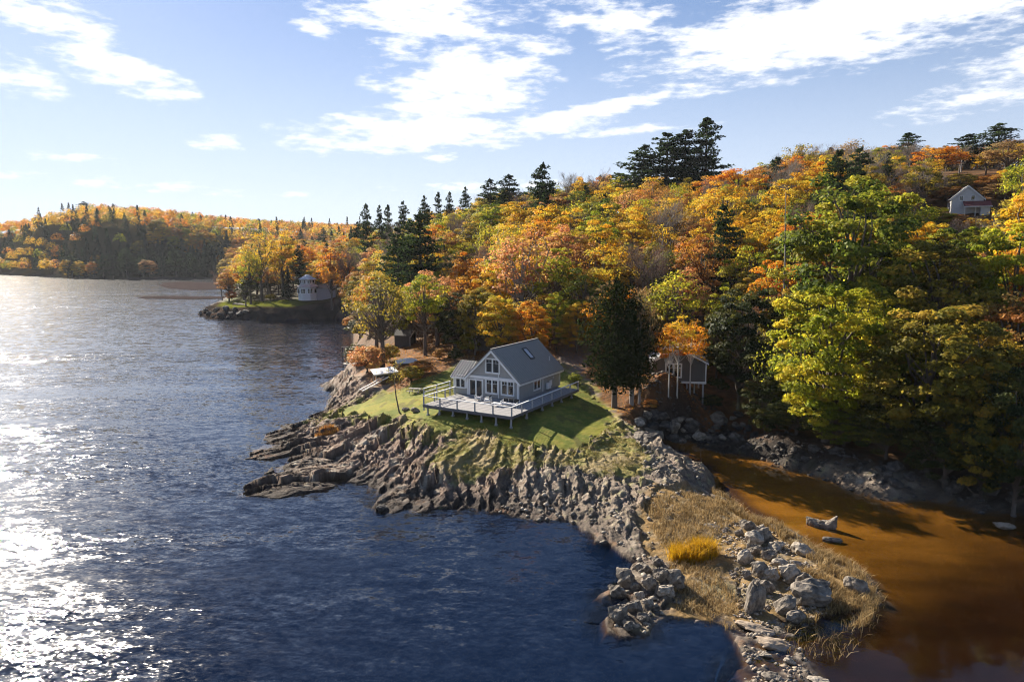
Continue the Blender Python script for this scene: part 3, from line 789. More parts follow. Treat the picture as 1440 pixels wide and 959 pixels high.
def make_bare(seed, H=14., Rr=4.2, twig=1.0, base=.25, ntw=2600, lean=0.):
    """leafless tree: limbs, branches and a haze of fine upright twigs"""
    rng = np.random.default_rng(seed)
    parts = []; tips = []
    tr = .018 * H + .04
    top = np.array([lean, 0, H * .8])
    parts.append(tube_np([(0, 0, -.8), (0, 0, .3), (lean * .3, .1, H * .3), (lean * .7, -.1, H * .58), top], [tr * 1.3, tr, tr * .8, tr * .5, tr * .15], 7))
    nl = 15
    for i in range(nl):
        zb = H * rng.uniform(base, .72); a = rng.uniform(0, 2 * np.pi)
        reach = Rr * rng.uniform(.55, 1.) * (1.1 - .5 * zb / H)
        a0 = np.array([lean * zb / H * .8, 0, zb]); e = a0 + np.array([math.cos(a) * reach, math.sin(a) * reach, H * rng.uniform(.12, .3)])
        parts.append(limb(a0, e, tr * .36, tr * .09, rng, .1, 5, 5))
        for j in range(7):
            t = rng.uniform(.3, 1.); b0 = a0 + (e - a0) * t
            dd = (e - a0) / np.linalg.norm(e - a0) * .5 + rng.normal(size=3) * .55 + np.array([0, 0, .5]); dd /= np.linalg.norm(dd)
            b1 = b0 + dd * rng.uniform(.9, 2.2) * H / 14
            parts.append(limb(b0, b1, tr * .12, tr * .035, rng, .1, 4, 3)); tips.append(b1); tips.append((b0 + b1) / 2)
    vv, ff = merge(parts)
    tips = np.array(tips)
    k = rng.integers(0, len(tips), ntw)
    a = tips[k] + rng.normal(size=(ntw, 3)) * .28
    d = rng.normal(size=(ntw, 3)) * .55 + np.array([0, 0, .75]); out = tips[k] - np.array([0, 0, H * .45]); out /= np.linalg.norm(out, axis=1, keepdims=True); d += out * .6
    d /= np.linalg.norm(d, axis=1, keepdims=True)
    L_ = rng.uniform(.35, 1.05, ntw)[:, None] * twig
    w = np.cross(d, rng.normal(size=(ntw, 3))); w /= np.linalg.norm(w, axis=1, keepdims=True) + 1e-9
    w = w * .022
    v = np.stack([a - w, a + w, a + d * L_ + w * .3, a + d * L_ - w * .3], 1).reshape(-1, 3)
    tint = np.repeat(np.stack([rng.uniform(0, 1, ntw), rng.uniform(0, 1, ntw), np.zeros(ntw)], 1), 4, 0)
    return mesh_np('bare_trunk', vv, ff, smooth=True), mesh_np('bare_twigs', v, np.arange(ntw * 4).reshape(-1, 4), cols=tint)

def make_conifer(seed, H=18., Rr=3.6, kind='pine'):
    rng = np.random.default_rng(seed)
    parts = []; cen = []; nr = []; size = []; tint = []
    tr = .016 * H + .05
    bend = rng.normal(0, .35) if kind == 'pine' else 0
    parts.append(tube_np([(0, 0, -.8), (0, 0, .3), (bend * .4, 0, H * .5), (bend, 0, H * .97)], [tr * 1.3, tr, tr * .65, .03], 7))
    if kind == 'pine': zs = np.linspace(H * .22, H * .98, int(H * .95)) + rng.normal(0, .25, int(H * .95)); nb = (4, 8)
    elif kind == 'spruce': zs = np.linspace(H * .06, H * .98, int(H * 1.7)); nb = (6, 9)
    else: zs = np.linspace(H * .10, H * .98, int(H * 2.6)); nb = (6, 9)
    for z in zs:
        t = (z - zs[0]) / (H - zs[0])
        if kind == 'pine': L0 = Rr * (1 - t) ** .5 * (.55 + .45 * min(1, t * 4 + .35)); 
        elif kind == 'spruce': L0 = Rr * (1 - t) ** .85 + .12
        else: L0 = Rr * (math.sin(math.pi * min(1, .22 + .80 * t)) ** .7) + .1
        nbr = rng.integers(*nb); a0 = rng.uniform(0, 2 * np.pi)
        for j in range(nbr):
            if kind == 'pine' and rng.uniform() < .12: continue
            a = a0 + 2 * np.pi * j / nbr + rng.normal(0, .25); L_ = L0 * (rng.uniform(.45, 1.35) if kind == 'pine' else rng.uniform(.75, 1.12))
            rise = {'pine': .16, 'spruce': -.22, 'cedar': .75}[kind] * L_ + (rng.normal(0, .25) if kind == 'pine' else 0)
            zj = min(H * .98, max(H * .15, z + (rng.normal(0, .45) if kind == 'pine' else 0)))
            b0 = np.array([bend * t, 0, zj]); b1 = b0 + np.array([math.cos(a) * L_, math.sin(a) * L_, rise])
            if kind == 'pine' or (kind == 'spruce' and j % 3 == 0): parts.append(limb(b0, b1, tr * .22 * (1 - t * .6), .012, rng, .05, 4, 3))
            n = int({'pine': 62, 'spruce': 24, 'cedar': 34}[kind] * max(.35, L_ / Rr) * (1.35 if kind == 'pine' else 1.2))
            s = rng.uniform(.10, 1.05, n) ** .8
            p = b0 + (b1 - b0) * s[:, None]
            side = np.array([-math.sin(a), math.cos(a), 0])
            wd = {'pine': .46, 'spruce': .28, 'cedar': .28}[kind] * L_ * (.35 + .65 * (1 - np.abs(s - .6)))
            p = p + side * (rng.uniform(-1, 1, n) * wd)[:, None] + np.array([0, 0, 1]) * rng.normal(0, .16 if kind != 'cedar' else .28, n)[:, None]
            if kind == 'spruce': p[:, 2] -= np.abs(rng.normal(0, .16, n))
            q = np.array([0, 0, 1.]) * (.9 if kind != 'cedar' else .2) + np.array([math.cos(a), math.sin(a), 0]) * (.35 if kind != 'cedar' else .9) + rng.normal(size=(n, 3)) * .5
            cen.append(p); nr.append(q / np.linalg.norm(q, axis=1, keepdims=True)); size.append(rng.uniform(.34, .75, n) * {'pine': 1.1, 'spruce': .9, 'cedar': .5}[kind])
            ct = rng.uniform(0, 1); tint.append(np.stack([np.clip(ct * .6 + .4 * s + rng.normal(0, .12, n), 0, 1), rng.uniform(0, 1, n), np.zeros(n)], 1))
    v, f, c = leaf_cards(np.concatenate(cen), np.concatenate(nr), np.concatenate(size), np.concatenate(tint), rng, aspect=2.1)
    vv, ff = merge(parts)
    return mesh_np(kind + '_trunk', vv, ff, smooth=True), mesh_np(kind + '_crown', v, f, cols=c)

bark = M('grey brown bark', (.115, .092, .075), .9, .35, 3, .5, 8)
bark_dark = M('dark bark', (.055, .045, .038), .9, .3, 3, .5, 8)
bark_pale = M('pale birch bark', (.52, .49, .45), .8, .25, 5)
bark_grey = M('weathered grey bark', (.26, .235, .21), .9, .25, 4)
LEAF = {
    'gold': leaf_mat('gold leaves', [(.60, .30, .018), (.72, .43, .024), (.76, .52, .045), (.50, .44, .04)], .58),
    'orange': leaf_mat('orange leaves', [(.52, .15, .012), (.68, .27, .018), (.74, .36, .028), (.60, .34, .04)], .58),
    'rust': leaf_mat('rust leaves', [(.32, .11, .025), (.46, .19, .04), (.54, .27, .06), (.40, .26, .07)], .5),
    'coral': leaf_mat('coral leaves', [(.54, .20, .08), (.64, .30, .11), (.68, .40, .14), (.54, .34, .11)], .5),
    'yellow green': leaf_mat('yellow green leaves', [(.16, .21, .016), (.30, .33, .022), (.48, .45, .03), (.62, .49, .04)], .58),
    'green': leaf_mat('green leaves', [(.075, .115, .016), (.15, .195, .022), (.28, .30, .03), (.50, .42, .04)], .55),
    'olive': leaf_mat('olive leaves', [(.14, .13, .02), (.27, .23, .03), (.42, .31, .04), (.54, .34, .045)], .55),
    'brown': leaf_mat('brown leaves', [(.18, .10, .045), (.31, .18, .07), (.42, .25, .085), (.36, .26, .11)], .45),
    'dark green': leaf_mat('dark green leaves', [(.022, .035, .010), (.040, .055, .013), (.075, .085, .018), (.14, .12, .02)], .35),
}
TWIG = {'pinkish grey': leaf_mat('pinkish grey twigs', [(.20, .13, .10), (.26, .18, .14), (.33, .24, .19)], .1),
        'grey': leaf_mat('grey twigs', [(.22, .18, .14), (.30, .25, .20), (.36, .31, .26)], .1)}
NEEDLE = {'pine': leaf_mat('pine needles', [(.022, .038, .016), (.038, .062, .022), (.065, .095, .032)], .25),
          'spruce': leaf_mat('spruce needles', [(.010, .020, .013), (.018, .034, .018), (.034, .052, .024)], .18),
          'cedar': leaf_mat('cedar sprays', [(.014, .022, .007), (.026, .036, .010), (.052, .054, .015)], .2)}
BROAD = [make_broadleaf(100 + i, 14, 4.6, b, nc, 105, .36, cl) for i, (b, nc, cl) in enumerate([(.26, 56, .95), (.18, 46, 1.1), (.30, 64, .85), (.2, 52, 1.0), (.34, 44, 1.05), (.22, 60, .9), (.15, 50, 1.0), (.28, 40, 1.15)])]
HERO = [make_broadleaf(200 + i, 14, 5.6, b, 150, 165, .31, .82, squash=1.05) for i, b in enumerate([.02, .04, .0])]
BIRCH = [make_broadleaf(260 + i, 9, 1.9, .46, 26, 46, .30, .62, lean=l_, tr=.085) for i, l_ in enumerate([.25, -.3, .5, -.1])]
SPARSE = [make_broadleaf(300 + i, 14, 4.4, .25, 70, 26, .36, 1.0) for i in range(3)]
BARE = [make_bare(400 + i, 14, 4.4) for i in range(3)]
PINE = [make_conifer(500 + i, 18, 4.3, 'pine') for i in range(4)]
SPRUCE = [make_conifer(520 + i, 18, 3.2, 'spruce') for i in range(3)]
CEDAR = [make_conifer(540 + i, 9, 2.0, 'cedar') for i in range(2)]
H0 = {'broad': 14., 'hero': 14., 'birch': 9., 'sparse': 14., 'bare': 14., 'pine': 18., 'spruce': 18., 'cedar': 9.}
SETS = {'broad': BROAD, 'hero': HERO, 'birch': BIRCH, 'sparse': SPARSE, 'bare': BARE, 'pine': PINE, 'spruce': SPRUCE, 'cedar': CEDAR}
for nm, st in SETS.items():
    for tm, cm in st:
        tm.materials.append(bark); cm.materials.append(bark)
COLOUR_NAME = {}
def plant(kind, name, loc, height, width=1., mat=None, trunk=None, label=None, cat='tree', group=None, rz=None, var=None):
    """one tree: an Empty at the foot, its trunk and its crown"""
    st = SETS[kind]; tm, cm = st[var % len(st)] if var is not None else random.choice(st)
    root = thing(name, label, cat, loc, random.uniform(0, 6.28) if rz is None else rz, group)
    s = height / H0[kind]; root.scale = (s * width, s * width, s)
    for nm, me, mt in (('trunk', tm, trunk or bark), ('crown', cm, mat)):
        o = bpy.data.objects.new(nm, me); COL.objects.link(o); o.parent = root
        o.material_slots[0].link = 'OBJECT'; o.material_slots[0].material = mt
    return root

# ------------------------------------------------------------------ where the trees stand
R0 = {'broad': 4.9, 'hero': 6.0, 'birch': 2.1, 'sparse': 4.7, 'bare': 4.6, 'pine': 4.4, 'spruce': 3.2, 'cedar': 2.0}
SP_NAME = {'broad': 'maple_tree', 'hero': 'maple_tree', 'birch': 'birch_tree', 'sparse': 'birch_tree', 'bare': 'bare_tree', 'pine': 'pine_tree', 'spruce': 'spruce_tree', 'cedar': 'cedar_tree'}  # thin-leaved trees also take the birch name, whatever their species
SP_WORD = {'broad': 'leafy tree', 'hero': 'spreading leafy tree', 'sparse': 'thin-leaved tree', 'bare': 'leafless tree', 'pine': 'pine', 'spruce': 'spruce', 'cedar': 'cedar'}
def tree_name(kind, colour):
    return 'dull_leaf_tree' if kind in ('broad', 'hero') and colour in ('rust', 'olive', 'brown', 'dark green') else 'bright_leaf_tree' if kind == 'broad' and colour in ('gold', 'yellow green') else SP_NAME[kind]  # one broadleaf kind on shared meshes, named apart by leaf colour alone
def mat_for(kind, colour):
    if kind in NEEDLE: return NEEDLE[kind]
    if kind == 'bare': return TWIG[colour]
    return LEAF[colour]
TREES = []          # (x, y, crown radius) of everything planted
def ztop(px, py, r):
    d = np.array([(px - 720) / 1000, 0, 0]) + (479.5 - py) / 1000 * _U + _F
    return CAM_H + d[2] * r / math.hypot(d[0], d[1])
def htree(kind, px, r, top, wpx, colour, label, group=None, trunk=None, var=None, name=None, base=None, cat='tree'):
    if base is not None:
        p = gat(*base); r = math.hypot(p[0], p[1]); x, y = p[0], p[1]
    else:
        x, y = pol(px, r)
    z = float(gz(x, y)) - .15
    h = max(2., ztop(px, top, r) - z)
    rad = wpx / 2 / 1000 * r
    w = rad / (R0[kind] * h / H0[kind])
    TREES.append((x, y, rad))
    return plant(kind, name or SP_NAME[kind], (x, y, z), h, w, mat_for(kind, colour), trunk, label, cat, group, None, var)

# the wooded bank on the right
htree('hero', 1172, 91, 383, 190, 'yellow green', 'broad yellow-green maple overhanging the brown inlet at the left end of the wooded bank', var=0)
htree('hero', 1318, 88, 415, 200, 'olive', 'olive and gold maple low over the inlet shore, right of the yellow-green one', var=1)
htree('hero', 1195, 112, 238, 215, 'green', 'tall green maple rising behind the yellow-green maple on the inlet bank', var=2)
htree('hero', 1318, 107, 322, 185, 'olive', 'olive maple between the tall green maple and the hilltop house', var=0)
htree('broad', 1456, 124, 236, 130, 'gold', 'bright gold maple at the right edge below the hilltop white house')
htree('hero', 1428, 110, 305, 150, 'yellow green', 'yellow-green maple at the right edge under the bright gold maple', var=2)
htree('broad', 1436, 99, 400, 110, 'rust', 'dark rust maple at the right edge low on the inlet bank')
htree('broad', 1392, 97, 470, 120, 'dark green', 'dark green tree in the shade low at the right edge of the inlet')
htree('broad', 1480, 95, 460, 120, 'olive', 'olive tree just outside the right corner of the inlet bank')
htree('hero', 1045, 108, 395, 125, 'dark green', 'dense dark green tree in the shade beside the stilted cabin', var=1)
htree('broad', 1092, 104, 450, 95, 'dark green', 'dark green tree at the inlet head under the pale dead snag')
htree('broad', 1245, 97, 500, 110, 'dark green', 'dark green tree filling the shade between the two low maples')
# low growth filling the shade along the bank
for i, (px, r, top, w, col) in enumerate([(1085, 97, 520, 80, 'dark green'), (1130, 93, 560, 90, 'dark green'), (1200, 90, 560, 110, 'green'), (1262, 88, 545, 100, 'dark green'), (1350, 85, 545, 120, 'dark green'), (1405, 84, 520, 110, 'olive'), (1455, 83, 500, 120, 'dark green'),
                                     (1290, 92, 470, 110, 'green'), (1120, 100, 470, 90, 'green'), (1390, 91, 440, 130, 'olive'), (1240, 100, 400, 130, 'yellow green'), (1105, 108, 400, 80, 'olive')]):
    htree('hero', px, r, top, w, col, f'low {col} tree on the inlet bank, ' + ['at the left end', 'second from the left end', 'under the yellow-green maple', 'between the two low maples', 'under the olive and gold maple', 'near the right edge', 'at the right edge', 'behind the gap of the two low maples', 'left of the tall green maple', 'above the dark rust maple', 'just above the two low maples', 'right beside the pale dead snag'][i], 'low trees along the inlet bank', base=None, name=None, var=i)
# beside the cottage
htree('cedar', 845, 0, 398, 92, '', 'dense dark cedar with a bare trunk foot right of the grey cottage', base=(864, 573), var=0)
htree('cedar', 890, 0, 424, 72, '', 'slim dark cedar between the dense cedar and the brown-topped one', base=(888, 568), var=1, trunk=bark_grey)
htree('sparse', 903, 0, 395, 62, 'brown', 'slender brown-topped tree with a pale leaning trunk right of the cedars', base=(899, 567), trunk=bark_grey)
htree('sparse', 948, 122, 372, 105, 'yellow green', 'thin yellow-leaved tree with grey limbs behind the orange birches')
for px, b, t, w, col, lb in [(938, (940, 557), 452, 46, 'orange', 'orange-leaved birch with a white trunk, first of the four from the cedars'),
                        (951, (952, 557), 440, 50, 'gold', 'gold-leaved birch with a white trunk in front of the cabin window'),
                        (970, (970, 554), 446, 52, 'orange', 'orange-leaved birch with a white leaning trunk, third from the cedars'),
                        (986, (976, 553), 470, 44, 'orange', 'orange-leaved birch with a white trunk at the shaded end of the cabin')]:
    htree('birch', px, 0, t, w, col, lb, 'white birches by the stilted cabin', bark_pale, base=b)
# the lawn's far edge and the wood behind it
htree('sparse', 538, 0, 372, 112, 'olive', 'half-bare greyish tree with a stout trunk at the river edge of the lawn', base=(538, 518))
htree('bare', 528, 0, 400, 105, 'grey', 'bare grey tree leaning over the water beside the half-bare tree', base=(530, 508))
htree('broad', 597, 0, 376, 78, 'yellow green', 'round green and gold tree standing alone on the leaf-strewn ground', base=(598, 500))
htree('pine', 592, 168, 300, 95, '', 'broad dark pine behind the round green and gold tree')
htree('pine', 560, 178, 322, 70, '', 'smaller dark pine left of the broad dark pine')
htree('broad', 657, 152, 348, 70, 'orange', 'orange-gold tree between the broad pine and the coral tree')
htree('sparse', 735, 138, 312, 125, 'coral', 'tall half-bare coral tree with a forked trunk behind the cottage roof', trunk=bark_grey)
htree('broad', 763, 129, 408, 95, 'gold', 'gold tree close behind the cottage roof ridge')
htree('broad', 700, 131, 405, 80, 'olive', 'olive tree behind the left gable of the cottage')
htree('broad', 842, 150, 312, 88, 'gold', 'bright gold tree above the dense dark cedar')
htree('bare', 905, 135, 345, 90, 'pinkish grey', 'leafless pinkish tree above the brown-topped slender tree')
htree('broad', 985, 138, 320, 90, 'rust', 'rust tree above the orange birches')
htree('broad', 640, 136, 440, 60, 'dark green', 'dark green tree shading the lean-to shed')
for px, r, top, w, col, lb in [(702, 121, 412, 74, 'gold', 'low-branched gold tree hiding the ground left of the cottage ridge'), (748, 119, 418, 70, 'orange', 'low-branched orange tree right behind the cottage ridge'), (783, 124, 408, 60, 'yellow green', 'low-branched yellow-green tree at the driveway behind the cottage'),
        (638, 131, 408, 66, 'dark green', 'low-branched dark tree between the lone round tree and the shed'), (668, 127, 398, 64, 'olive', 'low-branched olive tree above the dark gabled shed'), (612, 150, 392, 70, 'gold', 'low-branched gold tree behind the lone round tree'), (565, 160, 400, 60, 'olive', 'low-branched olive tree behind the half-bare river tree'),
        (812, 122, 420, 60, 'gold', 'low-branched gold tree left of the dense dark cedar'), (925, 124, 400, 66, 'olive', 'low-branched olive tree behind the pale leaning trunk'), (1012, 118, 430, 66, 'olive', 'low-branched olive tree right above the stilted cabin')]:
    htree('hero', px, r, top, w, col, lb)
for px, r, top, w, col, lb in [(505, 215, 384, 50, 'olive', 'low-branched olive tree on the steep shore beyond the half-bare river tree'), (522, 186, 394, 60, 'gold', 'low-branched gold tree on the shore behind the half-bare river tree'), (547, 172, 398, 60, 'dark green', 'low-branched dark tree above the small dark shed'),
        (500, 242, 378, 46, 'rust', 'low-branched rust tree at the cove beyond the half-bare river tree'), (1326, 188, 262, 58, 'rust', 'low-branched rust tree just left of the hilltop house'), (1402, 187, 258, 56, 'brown', 'low-branched brown tree just right of the hilltop house'),
        (1338, 166, 299, 40, 'coral', 'low coral tree in front of the hilltop house porch'), (1368, 160, 305, 44, 'gold', 'low gold tree below the hilltop house porch'), (1310, 165, 290, 50, 'yellow green', 'low yellow-green tree left below the hilltop house'), (1338, 197, 243, 54, 'olive', 'olive tree rising right behind the hilltop house roof'), (1378, 196, 246, 54, 'rust', 'rust tree rising behind the right side of the hilltop house'), (1420, 200, 235, 60, 'gold', 'gold tree on the slope right of the hilltop house')]:
    htree('hero', px, r, top, w, col, lb)
# skyline
for i, (px, top, w, r) in enumerate([(900, 206, 92, 236), (932, 188, 92, 238), (958, 183, 84, 236), (986, 166, 78, 234)]):
    htree('pine', px, r, top, w, '', ['lowest and leftmost of the four tall ridge pines', 'second of the four tall ridge pines from the left', 'third of the four tall ridge pines from the left', 'tallest of the four ridge pines, ragged on its right side'][i], 'tall pines on the ridge', name='pine_tree')
htree('broad', 1032, 205, 231, 88, 'orange', 'dense deep orange tree on the ridge right of the tall pines')
for px, top, w, r, lb in [(762, 230, 66, 205, 'big dark pine on the skyline left of the tall ridge pines'), (716, 246, 58, 232, 'dark pine on the skyline left of the big dark pine'),
                          (690, 252, 46, 240, 'pine on the skyline, third left of the big dark pine'), (655, 264, 24, 262, 'narrow pine on the skyline above the orange-gold tree'),
                          (634, 270, 20, 270, 'narrow pine on the skyline left of the notch in the ridge'), (618, 270, 20, 275, 'slim pointed pine on the descending skyline'),
                          (598, 276, 24, 270, 'ragged pine on the descending skyline above the broad pine'), (568, 284, 26, 285, 'pine on the low skyline above the half-bare tree'),
                          (548, 288, 22, 290, 'dark narrow pine on the low skyline'), (536, 290, 20, 292, 'dark narrow pine beside the last skyline pine'),
                          (518, 287, 28, 280, 'last skyline pine before the ridge drops to the river'), (1262, 188, 52, 246, 'pine behind the leafless trees on the right part of the ridge'),
                          (1345, 190, 58, 242, 'spreading dark pine on the ridge above the hilltop house'), (1384, 176, 60, 240, 'tallest dark pine on the ridge above the hilltop house')]:
    htree('pine', px, r, top, w, '', lb)
htree('broad', 1400, 205, 192, 72, 'brown', 'brownish gold round tree on the ridge right of the hilltop house gable')
htree('broad', 1308, 212, 206, 76, 'orange', 'dark orange flat-topped tree left of the hilltop house gable')
for px, top, w, r, k, col, lb in [(1115, 200, 60, 215, 'sparse', 'olive', 'thin olive tree on the ridge left of the leafless row'), (1150, 202, 50, 222, 'bare', 'pinkish grey', 'leafless tree on the ridge beside the thin olive tree'),
        (1185, 193, 66, 220, 'sparse', 'brown', 'thin brown tree on the ridge above the tall green maple'), (1225, 205, 60, 205, 'bare', 'pinkish grey', 'leafless pinkish tree below the pine on the ridge'),
        (1290, 238, 64, 185, 'bare', 'grey', 'leafless grey tree with spreading limbs left of the hilltop house'), (1350, 250, 70, 205, 'bare', 'pinkish grey', 'leafless tree right behind the hilltop house gable'),
        (1395, 252, 60, 200, 'bare', 'grey', 'leafless grey tree right of the hilltop house gable'), (1255, 262, 66, 170, 'bare', 'pinkish grey', 'leafless pinkish tree above the olive maple'),
        (1065, 262, 70, 180, 'bare', 'pinkish grey', 'leafless tree below the deep orange ridge tree'), (800, 245, 40, 235, 'bare', 'grey', 'leafless grey tree on the skyline right of the big dark pine'),
        (838, 238, 40, 238, 'bare', 'pinkish grey', 'leafless pinkish tree on the skyline left of the ridge pines')]:
    htree(k, px, r, top, w, col, lb)
# round the far white house
for k, px, r, top, w, col, lb in [('sparse', 368, 292, 322, 62, 'gold', 'large thin gold tree on the far point, left of the white house'), ('broad', 398, 296, 326, 58, 'gold', 'gold tree with dark limbs left of the far white house'),
        ('sparse', 352, 287, 345, 44, 'yellow green', 'yellow-green thin tree at the tip of the far point'), ('broad', 466, 272, 343, 52, 'orange', 'dense orange tree over the far white house'),
        ('broad', 345, 283, 386, 32, 'dark green', 'dark rounded bush-like tree at the tip of the far point'), ('spruce', 406, 287, 378, 22, '', 'small dark spruce left of the far white house'),
        ('bare', 490, 270, 350, 44, 'pinkish grey', 'leafless tree at the cove head right of the far white house'), ('broad', 425, 310, 340, 46, 'orange', 'orange tree behind the far white house')]:
    htree(k, px, r, top, w, col, lb)

# ---- the rest of the wood: spaced at random, kept where the camera side can see it
BUILT = [(-4, 97, 13), (14, 100, 6), (-9, 128, 6)]      # cottage and deck, driveway mouth, shed
for P, rr in ((gat(955, 535), 6.5), (gat(728, 560), 15)):
    BUILT.append((P[0], P[1], rr))
HILLHOUSE = pol(1357, 178)
cand = []
rr_ = random.Random(5)
for _ in range(26000):
    px = rr_.uniform(300, 1640); r = math.sqrt(rr_.uniform(92 ** 2, 470 ** 2))
    x, y = pol(px, r)
    cand.append((r, px, x, y))
cand.sort()
XY = np.array([(c[2], c[3]) for c in cand])
_z, _c, _m = terrain(XY[:, 0], XY[:, 1])
_sdl = poly_sd(XY[:, 0], XY[:, 1], LAND); _litd = poly_sd(XY[:, 0], XY[:, 1], LITTER)
rmin = np.interp([c[1] for c in cand], [300, 480, 500, 560, 640, 660, 800, 900, 960, 1040, 1100, 1200, 1640], [300, 285, 196, 148, 138, 121, 117, 115, 122, 110, 106, 104, 98])
prof = np.full(1500, -9.)           # highest sight angle so far per photo column
picked = []
grid = {}
def near_ok(x, y, d):
    i, j = int(x // 8), int(y // 8)
    for a in (-1, 0, 1):
        for b in (-1, 0, 1):
            for q in grid.get((i + a, j + b), ()):
                if (q[0] - x) ** 2 + (q[1] - y) ** 2 < (d) ** 2: return False
    return True
for x, y, rad in TREES: grid.setdefault((int(x // 8), int(y // 8)), []).append((x, y))
for (r, px, x, y), z, sdl, ld, rm in zip(cand, _z, _sdl, _litd, rmin):
    if r < rm or sdl < 4 or ld < 1.5 or z < .6: continue
    if any((x - bx) ** 2 + (y - by) ** 2 < br ** 2 for bx, by, br in BUILT): continue
    if (x - HILLHOUSE[0]) ** 2 + (y - HILLHOUSE[1]) ** 2 < 7 ** 2: continue
    hx = (px - 1357) / 1000 * r
    if 1292 < px < 1420 and 92 < r < 180:            # keep the sight line to the hilltop house partly open
        cap = ztop(px, 310 if 1320 < px < 1392 else 292, r) - z
        if cap < 5: continue
    else: cap = 99
    sp = 6.3 if r < 200 else 7.4
    if r > 300: sp = 8.5
    if not near_ok(x, y, sp): continue
    zone_r = sstep(1060, 1180, px)
    u = rr_.random()
    if px < 500 and r > 285:
        k = 'pine' if u < .16 else ('sparse' if u < .3 else ('bare' if u < .38 else 'broad'))
    elif px < 700: k = 'pine' if u < .06 else ('bare' if u < .16 else ('sparse' if u < .36 else 'broad'))
    else: k = 'pine' if u < .04 else ('bare' if u < (.13 if px < 1000 else .40 if r > 172 else .16) else ('sparse' if u < .34 else 'broad'))
    if px > 1060 and r < 142 and u > .12: k = 'hero'
    v = rr_.random()
    if zone_r > .5 and r < 175: col = 'yellow green' if v < .30 else 'olive' if v < .52 else 'green' if v < .68 else 'gold' if v < .84 else 'orange' if v < .93 else 'rust'
    elif px < 500: col = 'gold' if v < .3 else 'orange' if v < .65 else 'rust' if v < .8 else 'olive'
    else: col = 'gold' if v < .33 else 'orange' if v < .42 else 'rust' if v < .49 else 'coral' if v < .55 else 'yellow green' if v < .78 else 'olive' if v < .88 else 'brown' if v < .94 else 'green'
    if k == 'bare': col = 'pinkish grey' if v < .6 else 'grey'
    if k in ('pine', 'spruce'): col = ''
    h = rr_.uniform(11.5, 17) * (1.25 if k == 'pine' else 1.)
    # the skyline the wood makes
    lim_py = np.interp(px, [300, 400, 480, 560, 640, 700, 760, 850, 900, 1000, 1050, 1110, 1150, 1200, 1300, 1400, 1640], [310, 310, 304, 302, 285, 270, 262, 243, 246, 240, 238, 212, 206, 204, 208, 200, 190])
    hm = ztop(px, lim_py + rr_.uniform(-4, 14), r) - z
    h = min(h, cap, hm)
    if h < 6: continue
    tp = (z + h - CAM_H) / r
    i0 = int(np.clip(px - 4600 / r, 0, 1499)); i1 = int(np.clip(px + 4600 / r, 1, 1500))
    if px < 1500 and tp < np.percentile(prof[i0:i1], 30) + .004: continue
    if px >= 1500 and rr_.random() < .4: continue
    prof[i0:i1] = np.maximum(prof[i0:i1], tp - .012)
    grid.setdefault((int(x // 8), int(y // 8)), []).append((x, y))
    picked.append(dict(k=k, col=col, x=x, y=y, z=z, h=h, px=px, r=r, py=float(proj((x, y, z + h * .75))[1])))
print('forest trees', len(picked))
ZONES = [(430, 'behind the far white house'), (540, 'right of the far white house'), (640, 'above the half-bare river tree'), (700, 'above the lean-to shed'), (790, 'behind the cottage roof'),
         (870, 'above the dense dark cedar'), (950, 'below the tall ridge pines'), (1040, 'above the orange birches'), (1110, 'around the pale dead snag'), (1220, 'above the tall green maple'),
         (1320, 'left of the hilltop house'), (1400, 'around the hilltop house'), (1640, 'right of the hilltop house')]
ORD = ['lowest', 'second', 'third', 'fourth', 'fifth', 'sixth', 'seventh', 'eighth', 'ninth', 'tenth', 'eleventh', 'twelfth', 'thirteenth', 'fourteenth', 'fifteenth', 'sixteenth', 'seventeenth', 'eighteenth', 'nineteenth', 'twentieth']
zones = {}
for t in picked:
    zn = next(n for lim, n in ZONES if t['px'] <= lim)
    zones.setdefault((zn, t['k'], t['col']), []).append(t)
for (zn, k, col), ts in sorted(zones.items()):
    ts.sort(key=lambda t: -t['py'])
    for i, t in enumerate(ts):
        kindw = {'hero': 'low-branched tree', 'broad': 'full-crowned tree', 'sparse': 'thin-crowned tree', 'bare': 'leafless tree', 'pine': 'dark green pine'}[k]
        adj = (col + ' ') if col else ''
        lab = f'{adj}{kindw} {zn}' if len(ts) == 1 else f'{adj}{kindw} {zn}, {ORD[min(i, 19)]}{" of its kind" if i == 0 else " one upslope"}'
        w = {'hero': rr_.uniform(.9, 1.15), 'broad': rr_.uniform(.95, 1.3), 'sparse': rr_.uniform(.9, 1.2), 'bare': rr_.uniform(.9, 1.2), 'pine': rr_.uniform(.8, 1.1)}[k] * (1.0 if t['h'] > 10 else 1.25)
        plant(k, tree_name(k, col), (t['x'], t['y'], t['z'] - .2), t['h'], w, mat_for(k, col), bark_pale if (k == 'sparse' and i % 2) else (bark_grey if k == 'bare' else bark), lab, 'tree', 'autumn trees on the wooded hill')

